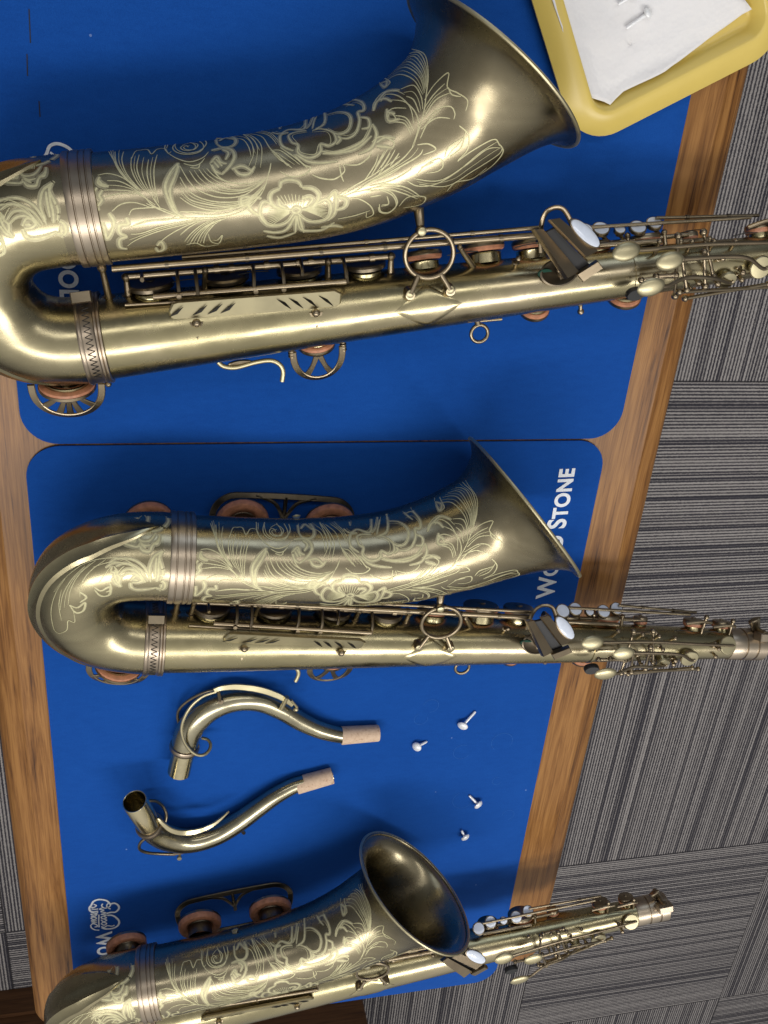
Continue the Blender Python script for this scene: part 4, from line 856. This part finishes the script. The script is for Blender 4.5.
# ------------------------------------------------------------------ the two loose necks (built where they lie, metres)
neck_m = brass('neck_brass', (.3, .27, .19), (.38, .345, .24), (.46, .42, .29), (.18, .3), 25, (1, 1, 1))
tenon_m = brass('tenon_brass', (.5, .44, .28), (.6, .53, .34), (.66, .58, .38), (.16, .26), 25, (1, 1, 1))
def neckpart(name, mt, root, fn, parent=None, ang=40):
    m = MB(1); fn(m); 
    o0 = root.location; m.v = [p - o0 for p in m.v]; return m.build(name, mt, parent or root, ang)
def pts(L_, n=7): return catmull([at(*p) for p in L_], n)
def make_neck_a():
    base = at(255, 725, 0); root = empty('saxophone_neck', 'curved brass saxophone neck nearer the saxophones, its open end pointing down in the photo', 'saxophone neck', base, 'loose saxophone necks on the mat')
    C = [(183.5, 750, .017), (188, 733, .0165), (197, 719, .0165), (213, 706, .0162), (235, 699, .0155), (258, 700, .0145), (280, 709, .013), (300, 721, .0118), (320, 730, .0105), (342, 735.3, .0095), (352, 735.3, .0092)]
    R = [.0138, .0136, .0138, .0136, .0128, .0118, .0108, .0100, .0093, .0088, .0086]
    neckpart('neck_tube', neck_m, root, lambda m: tube(m, pts(C), catmull_s(R, 7), 40))
    t0, t1 = at(184, 749, .017), at(179, 772, .0165); n = (t1 - t0).normalized(); Lt = (t1 - t0).length
    tn = neckpart('tenon', tenon_m, root, lambda m: lathe(m, t0, n, [(0, .0118), (Lt, .0118), (Lt, .0108), (.004, .0105)], 40, (False, True)))
    neckpart('collar', band_m, root, lambda m: lathe(m, t0, n, [(-.006, .0136), (-.0055, .0150), (-.003, .0156), (-.0005, .0150), (.0005, .0138), (.0015, .0136), (.002, .0120)], 40, (False, False)))
    c0, c1 = at(341, 735.6, .0095), at(378.5, 733, .0088); nc = (c1 - c0).normalized(); lc = (c1 - c0).length
    ck = neckpart('cork', cork_m, root, lambda m: lathe(m, c0, nc, [(0, .0094), (.0008, .0098), (lc - .001, .0090), (lc, .0086), (lc, .0064)], 32, (True, False)))
    neckpart('tip', tenon_m, root, lambda m: lathe(m, c1, nc, [(-.001, .0066), (.0006, .0064), (.0006, .0056), (-.004, .0054)], 28, (False, True)), ck)
    key = bpy.data.objects.new('octave_key', None); COL.objects.link(key); key.parent = root
    ring_ = [(216, 691.5, .034), (203, 696, .036), (192, 705, .037), (184.5, 717, .037), (181.5, 729, .036), (184, 741, .0345), (190, 750, .033), (197, 754.7, .0315), (204, 754.6, .029), (209.3, 750, .024), (210.5, 744, .018), (207.5, 739.5, .013), (202, 738, .010)]
    neckpart('ring', touch_m, root, lambda m: tube(m, pts(ring_), .0017, 12), key)
    neckpart('ring_back', key_m, root, lambda m: tube(m, pts([(216, 689, .030), (202, 693, .026), (189, 700, .020), (180, 708, .014), (177.5, 716, .009), (180, 728, .007)]), .0016, 12), key)
    sp = pts([(214, 690.5, .034), (222, 688, .0355), (235, 686.8, .0355), (250, 688, .034), (263, 690.5, .032), (276, 695, .029), (285, 699.5, .027), (293, 705, .0245)], 5)
    neckpart('spine', touch_m, root, lambda m: strip(m, sp, [.005 + .0016 * math.sin(i / len(sp) * PI) for i in range(len(sp))], .0022, Vector((.1, .35, .93))), key)
    neckpart('post', key_m, root, lambda m: (rod(m, at(218, 690, .034), at(220.5, 703, .026), .0017), lathe(m, at(220.5, 701, .027), (0, 0, 1), [(-.002, .0028), (.002, .0028)], 14)), key)
    neckpart('saddle', touch_m, root, lambda m: (rod(m, at(287, 697, .029), at(281, 709, .024), .0024), ball(m, at(296, 709, .023), .0028), rod(m, at(291, 700, .026), at(297, 707, .023), .0015)), key)
    return root
def make_neck_b():
    base = at(220, 825, 0); root = empty('saxophone_neck', 'curved brass saxophone neck farther from the camera, its round open end facing up', 'saxophone neck', base, 'loose saxophone necks on the mat')
    C = [(150, 825, .030), (155, 831, .0265), (166, 837, .0225), (182, 840.5, .019), (200, 839, .0170), (220, 832.5, .0158), (240, 821, .0145), (258, 808, .013), (275, 796, .0115), (292, 786.5, .0098), (304, 782.5, .0092)]
    R = [.0136, .0138, .0140, .0136, .0128, .0119, .0110, .0103, .0096, .0089, .0086]
    neckpart('neck_tube', neck_m, root, lambda m: tube(m, pts(C), catmull_s(R, 7), 40))
    t0, t1 = at(149, 824.5, .031), at(134.5, 801.5, .046); n = (t1 - t0).normalized(); Lt = (t1 - t0).length
    neckpart('tenon', tenon_m, root, lambda m: lathe(m, t0, n, [(0, .0126), (.003, .0124), (Lt, .0122), (Lt + .0004, .0120), (Lt, .0112), (.001, .0110)], 48, (False, False)))
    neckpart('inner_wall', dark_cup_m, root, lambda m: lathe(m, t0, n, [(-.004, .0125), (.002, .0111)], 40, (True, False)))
    neckpart('collar', band_m, root, lambda m: lathe(m, t0, n, [(-.005, .0134), (-.0045, .0146), (-.002, .0150), (.0008, .0144), (.0012, .0128)], 40, (False, False)))
    c0, c1 = at(296.5, 785.6, .0095), at(332.5, 775.5, .0088); nc = (c1 - c0).normalized(); lc = (c1 - c0).length
    ck = neckpart('cork', cork_m, root, lambda m: lathe(m, c0, nc, [(0, .0092), (.0008, .0096), (lc - .001, .0090), (lc, .0086), (lc, .0064)], 32, (True, False)))
    neckpart('tip', tenon_m, root, lambda m: lathe(m, c1, nc, [(-.001, .0066), (.0006, .0064), (.0006, .0056), (-.004, .0054)], 28, (False, True)), ck)
    key = bpy.data.objects.new('octave_key', None); COL.objects.link(key); key.parent = root
    ring_ = [(150, 800.5, .012), (157, 801.5, .016), (163, 806.5, .022), (166.3, 814, .028), (165, 822, .032), (159.5, 829, .035), (150, 835.5, .036), (142.5, 840.5, .035), (139.3, 845.5, .033), (140.5, 850, .030), (148, 852.8, .026), (160, 853.8, .022), (175, 854.3, .019)]
    neckpart('ring', key_m, root, lambda m: tube(m, pts(ring_), .0017, 12), key)
    sp = pts([(172, 854.5, .019), (185, 852.5, .019), (200, 848.8, .018), (213, 844, .017), (226, 837.5, .016), (237, 830.5, .0155), (246, 823.5, .015)], 5)
    neckpart('spine', key_m, root, lambda m: strip(m, sp, .0045, .0024, Vector((.2, -.6, .75))), key)
    neckpart('post', touch_m, root, lambda m: (rod(m, at(179.5, 857, .016), at(180.5, 848, .021), .0015), lathe(m, at(179.3, 857.5, .016), (0, 0, 1), [(-.001, .0025), (.002, .0025)], 14)), key)
    neckpart('saddle', key_m, root, lambda m: (rod(m, at(238, 826, .018), at(244, 833, .013), .0022), rod(m, at(246, 825.5, .015), at(252.5, 817, .014), .0016), ball(m, at(252.5, 817, .014), .0028)), key)
    br = pts([(158, 818, .036), (163, 824, .0375), (172, 830.5, .0365), (184, 832.8, .033), (200, 830.5, .030), (215, 823.5, .028), (229, 811.5, .0225)], 5)
    neckpart('brace_strip', tenon_m, root, lambda m: strip(m, br, [.0006 + .0058 * math.sin(PI * (.06 + .94 * i / len(br))) ** .7 for i in range(len(br))], .0024, Vector((-.1, .35, .93))))
    return root
make_neck_a(); make_neck_b()

# ------------------------------------------------------------------ small pale screws
def make_screw(head, tail, hz, tz, label, r=.0046, zoff=0.0, group='small pale screws on the blue mat'):
    h, t = at(*head, hz), at(*tail, tz); root = empty('screw', label, 'screw', Vector((h.x, h.y, zoff)), group); o = root.location.copy()
    n = (h - t).normalized(); h, t = h - o, t - o
    m = MB(1); lathe(m, h, n + Vector((0, .35, .9)), [(-.0006, r * .7), (-.0002, r * .96), (.0006, r), (.0016, r * .93), (.0027, r * .72), (.0034, r * .42), (.0037, r * .05)], 28); m.build('head', steel_m, root)
    m = MB(1); lathe(m, h, -n, [(.0004, .0016), ((t - h).length - .001, .0014), ((t - h).length, .0009)], 14); m.build('stem', steel_m, root)
make_screw((462.8, 725.5), (475.5, 711.5), .005, .0016, 'pale screw nearest the saxophones, rightmost of the upper pair, stem pointing up right', .0060)
make_screw((417, 746.5), (427, 741.5), .0046, .0016, 'pale screw farthest left on the mat, stem pointing right', .0056)
make_screw((478, 804.3), (469.2, 795.5), .005, .0018, 'pale screw with its stem pointing up left, upper one of the lower pair', .0059)
make_screw((465, 836.8), (461.5, 830.5), .0052, .003, 'pale screw nearest the open bell mouth, short stem pointing up', .0057)

# ------------------------------------------------------------------ yellow tray with paper towel
tc_ = at(600, 135, .012); tr_ = at(733, 67, .012)
axx = (tr_ - tc_); axx.z = 0; axx.normalize(); 
lf0, lf1 = at(527, 0, .012), at(562, 93, .012); axl = lf0 - lf1; axl.z = 0; axl.normalize()
ayy = Vector((-axx.y, axx.x, 0))
# corner of the two outer edges
def isect(p, d, q, e):
    k = ((q.x - p.x) * e.y - (q.y - p.y) * e.x) / (d.x * e.y - d.y * e.x); return p + d * k
corner = isect(tr_, axx, lf0, axl) - ayy * .004 - axx * .004
tray = empty('tray', 'yellow plastic tray lined with a white paper towel in the top corner', 'tray', Vector((corner.x, corner.y, 0)))
rotz = math.atan2(axx.y, axx.x); tray.rotation_euler = (0, 0, rotz)
rightp = at(786, 16, .012); w = (rightp - corner).dot(axx); h = .26
skew = axl.dot(axx) / axl.dot(ayy)
def tr(off, z, rad):
    return [(x + 0 * y, y, z) for x, y in rrect(off, off, w - off, h - off, max(rad - off, .004), 10)]
m = MB(1); rings(m, [tr(.020, .0004, .036), tr(.010, .001, .036), tr(.003, .0085, .036), tr(0, .010, .036), tr(-.0002, .0125, .036), tr(.002, .014, .036), tr(.010, .0185, .036), tr(.0165, .0205, .036), tr(.0185, .0205, .036), tr(.0205, .0195, .036), tr(.025, .0075, .036), tr(.028, .005, .036)], True, True)
m.build('body', tray_m, tray, 50)
# towel : crumpled sheet
pp = MB(1); o = Vector((corner.x, corner.y, 0)); Rz = Matrix.Rotation(-rotz, 3, 'Z')
poly = [(540, -60), (546, 0), (561, 42), (577, 88), (583, 95.5), (601, 101), (606.5, 104), (612, 98.5), (621, 91), (662, 71), (706, 40), (748.5, 9), (741, -3), (700, -70)]
P3 = [Rz @ (at(u, v, .0075) - o) for u, v in poly]
import mathutils
grid = []; S = .004; xs = [p.x for p in P3]; ys = [p.y for p in P3]
def inside(x, y):
    c = False; n = len(P3)
    for i in range(n):
        a, b_ = P3[i], P3[(i + 1) % n]
        if (a.y > y) != (b_.y > y) and x < (b_.x - a.x) * (y - a.y) / (b_.y - a.y) + a.x: c = not c
    return c
cen = sum(P3, Vector()) / len(P3); rowsn = 14; vs = []; fs = []
from mathutils import noise as mn
bd_ = []
for i in range(len(P3)):
    a, b_ = P3[i], P3[(i + 1) % len(P3)]; k = max(1, int((b_ - a).length / .006))
    for j in range(k): bd_.append(a.lerp(b_, j / k))
nb = len(bd_)
for r in range(rowsn + 1):
    s = r / rowsn
    for p in bd_:
        q = cen.lerp(p, max(s, .001)); z = .0085 + .0016 * mn.noise(Vector((q.x * 45, q.y * 45, 1))) + .0010 * mn.noise(Vector((q.x * 130, q.y * 90, 4)))
        e = min(q.x - .026, q.y - .026, w - .026 - q.x); z += max(0, (.008 - e)) * .55
        vs.append((q.x, q.y, z))
for r in range(rowsn):
    for j in range(nb): k = (j + 1) % nb; fs.append([r * nb + j, r * nb + k, (r + 1) * nb + k, (r + 1) * nb + j])
pp.add(vs, fs); tow = pp.build('paper_towel', paper_m, None, 70, loc=o); tow.rotation_euler = (0, 0, rotz)
sm_ = tow.modifiers.new('thickness', 'SOLIDIFY'); sm_.thickness = .0004; sm_.offset = -1
tag(tow, 'white paper towel lying in the yellow tray', 'paper towel')
make_screw((647, 14), (626, 28.5), .0125, .0125, 'grey screw with a round head lying on the paper towel in the tray', .0046, .008, 'grey screws in the yellow tray')
make_screw((634, -6), (618, 4.5), .0125, .0125, 'grey screw at the very top edge of the photo on the paper towel', .0046, .008, 'grey screws in the yellow tray')

# ------------------------------------------------------------------ light
world = bpy.data.worlds.new('World'); scene.world = world; world.use_nodes = True
nt = world.node_tree; bg = nt.nodes['Background']
tcw = N(nt, 'ShaderNodeTexCoord'); sp = N(nt, 'ShaderNodeSeparateXYZ'); L(nt, tcw.outputs['Generated'], sp.inputs[0])
dirv = mathn(nt, 'ADD', mathn(nt, 'MULTIPLY', sp.outputs[1], -WY), mathn(nt, 'MULTIPLY', sp.outputs[2], WZ))
L(nt, ramp(nt, mathn(nt, 'MULTIPLY_ADD', dirv, .5, .5), WRAMP), bg.inputs['Color']); bg.inputs['Strength'].default_value = WORLD
def area(name, loc, target, sx_, sy_, power, col):
    l = bpy.data.lights.new(name, 'AREA'); l.shape = 'RECTANGLE'; l.size = sx_; l.size_y = sy_; l.energy = power; l.color = col
    o = bpy.data.objects.new(name, l); COL.objects.link(o); o.location = loc
    d = Vector(target) - Vector(loc); o.rotation_euler = d.to_track_quat('-Z', 'Y').to_euler(); return o
# long ceiling fittings, their length along X
def strip_light(name, y, z, x, ln, wd, power, col, tilt=0):
    l = bpy.data.lights.new(name, 'AREA'); l.shape = 'RECTANGLE'; l.size = ln; l.size_y = wd; l.energy = power; l.color = col
    o = bpy.data.objects.new(name, l); COL.objects.link(o); o.location = (x, y, z); o.rotation_euler = (math.radians(tilt), 0, 0)
for nm, y, z, x, ln, wd, pw, col in LIGHTS: strip_light(nm, y, z, x, ln, wd, pw, col)
area('window_light', (.6, 3.0, .9), (.2, -.3, 0), 1.8, .9, WIN, (.72, .84, 1))

scene.view_settings.view_transform = 'Standard'; scene.view_settings.look = 'None'; scene.view_settings.gamma = 1; scene.view_settings.exposure = EXPO
scene.render.engine = 'CYCLES'
scene.cycles.use_denoising = True
scene.render.resolution_x = 768; scene.render.resolution_y = 1024
